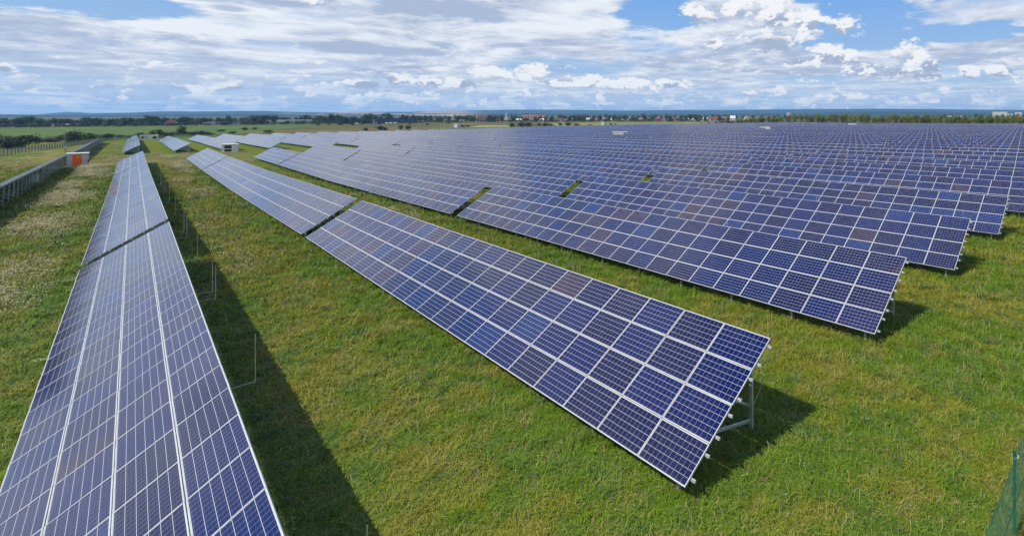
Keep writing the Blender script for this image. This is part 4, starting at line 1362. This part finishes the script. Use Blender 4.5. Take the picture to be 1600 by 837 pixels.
# ranks of small heaps low over the horizon
rowsn = g.noise(g.com(az * 1.0, (el + 0.012).pow(0.5) * 2.3, 4.0), 15.0, 3, 0.55)
nS = g.noise(g.com(az * 1.0, el * 1.6, 9.0), 42.0, 7, 0.66)
lowzone = g.smooth(el, 0.002, 0.012) * g.smooth(el, 0.135, 0.075)
small = g.smooth(el, 0.075, 0.03)
lowd = g.smooth(nA * (1.0 - small) * 0.5 + nS * (small * 0.5 + 0.05) + rowsn * 0.55 + b1 * 0.10 + (nF - .5) * .12, 0.515, 0.645) * lowzone
lit = g.smooth(rel * 0.6 + (nS - .5) * 0.9 + nA * 0.4 + (rowsn - .5) * 0.8 + (nF - .5) * .5, 0.25, 0.95)
lowc = g.mix(lit, (4.6, 5.8, 7.8), (9.4, 9.4, 9.5))
col = g.mix(lowd * 0.88, col, lowc)
# their shaded flat undersides drawn out as long blue-grey bars
bars = g.smooth(b2 * .6 + rowsn * .4, 0.53, 0.62) * g.smooth(el, 0.012, 0.04) * g.smooth(el, 0.14, 0.08) * (1.0 - lowd)
col = g.mix(bars * 0.55, col, (4.3, 5.5, 7.5))


def cumulus(bl, base_px, base_py, dark=None, soft=0.48, gain=1.0, rise=26):
    global col
    f = union([blob(*q) for q in bl]); fo = union([blob(*q, OFF) for q in bl])
    d = f * 1.5 + (nA - 0.40) * 1.7 + (nB - .5) * 0.4 + (nF - .5) * 1.0
    do = fo * 1.5 + (nA2 - 0.40) * 1.7 + (nB2 - .5) * 0.4
    k = g.smooth(d, 0.0, 0.06 + soft)
    _, e0 = AE(base_px, base_py)
    l = (1.0 - g.smooth(do, 0.25, 1.75)) * 0.85 + (rel - 0.5) * 0.9 + 0.06 + (nF - .5) * 0.8
    _, e1 = AE(base_px, base_py - rise)
    l = l + (g.smooth(el + (nA - .5) * (e1 - e0) * 0.9, e0, e1) - 0.66) * 0.95
    if dark: l = l - g.smooth(union([blob(*q) for q in dark]) + (nA - .5) * 1.3, 0.0, 0.6) * 0.85
    c = g.mix(g.smooth(l, -0.15, 1.0), (3.9, 4.7, 6.2), (9.3 * gain, 9.4 * gain, 9.6 * gain))
    k = k * g.smooth(el, e0 - 0.012, e0 + 0.004)
    col = g.mix(k * 0.98, col, c)


cumulus([(835, 114, 52, 20), (880, 128, 46, 14), (930, 124, 36, 18), (985, 130, 50, 13), (1045, 132, 34, 10), (620, 124, 34, 18), (700, 130, 80, 16), (775, 117, 46, 16), (560, 132, 60, 10), (350, 138, 70, 11), (165, 135, 40, 9), (280, 138, 40, 10)], 800, 146, [(900, 140, 150, 7), (540, 140, 90, 5)], 0.3)
cumulus([(1515, 112, 26, 17), (1560, 112, 36, 12), (1450, 120, 60, 9)], 1500, 125)
cumulus([(1425, 84, 40, 30), (1395, 114, 80, 16), (1458, 106, 32, 20), (1345, 106, 50, 10)], 1420, 126, [(1420, 122, 70, 7)], 0.5, 1.0, 40)
cumulus([(1210, 22, 80, 52), (1160, 0, 50, 30), (1262, 34, 46, 40), (1310, 44, 50, 30), (1215, 66, 70, 26)], 1220, 85, [(1205, 68, 68, 20), (1290, 56, 30, 14)], 0.60, 1.0, 60)
cumulus([(1298, 84, 56, 30), (1255, 98, 46, 10)], 1290, 106)
cumulus([(1092, 18, 46, 30), (1135, 12, 34, 16)], 1095, 36, [(1110, 33, 30, 8)])
cumulus([(1118, 70, 22, 16), (1240, 92, 26, 9)], 1118, 82)
cumulus([(185, -4, 60, 10), (440, -4, 95, 12)], 300, 9, [(185, 2, 80, 12), (440, 3, 110, 12)], 0.4)
cumulus([(8, 104, 26, 12)], 8, 118, [(8, 108, 30, 14)], 0.4)
# below the horizon the sky's colour does not matter
nt.links.new(col.s, bg.inputs['Color'])

sun = bpy.data.lights.new('sun', 'SUN'); sun.energy = 5.0; sun.angle = R(0.53); sun.color = (1.0, 0.955, 0.88)
so = bpy.data.objects.new('sun', sun); COL.objects.link(so)
so.rotation_euler = (-SUN_DIR).to_track_quat('-Z', 'Y').to_euler(); so.location = (0, 0, 60)

# ------------------------------------------------------------------ camera and view
cam = bpy.data.cameras.new('camera'); co = bpy.data.objects.new('camera', cam); COL.objects.link(co)
cam.sensor_fit = 'HORIZONTAL'; cam.sensor_width = 36.0; cam.lens = FPX / 1600 * 36.0
cam.shift_x = (800 - PX0) / 1600; cam.shift_y = -(418.5 - PY0) / 1600
cam.clip_start = 0.1; cam.clip_end = 60000
co.location = (0, 0, CAM_H); co.rotation_euler = (math.pi / 2, 0, -YAW)
sc.camera = co
sc.view_settings.view_transform = 'Standard'; sc.view_settings.look = 'None'
sc.view_settings.exposure = 0.15; sc.view_settings.gamma = 1.0; sc.view_settings.use_curve_mapping = False
sc.render.engine = 'CYCLES'
sc.cycles.max_bounces = 6; sc.cycles.diffuse_bounces = 2; sc.cycles.glossy_bounces = 3; sc.cycles.transparent_max_bounces = 12
sc.cycles.volume_bounces = 1
sc.cycles.sample_clamp_indirect = 6.0
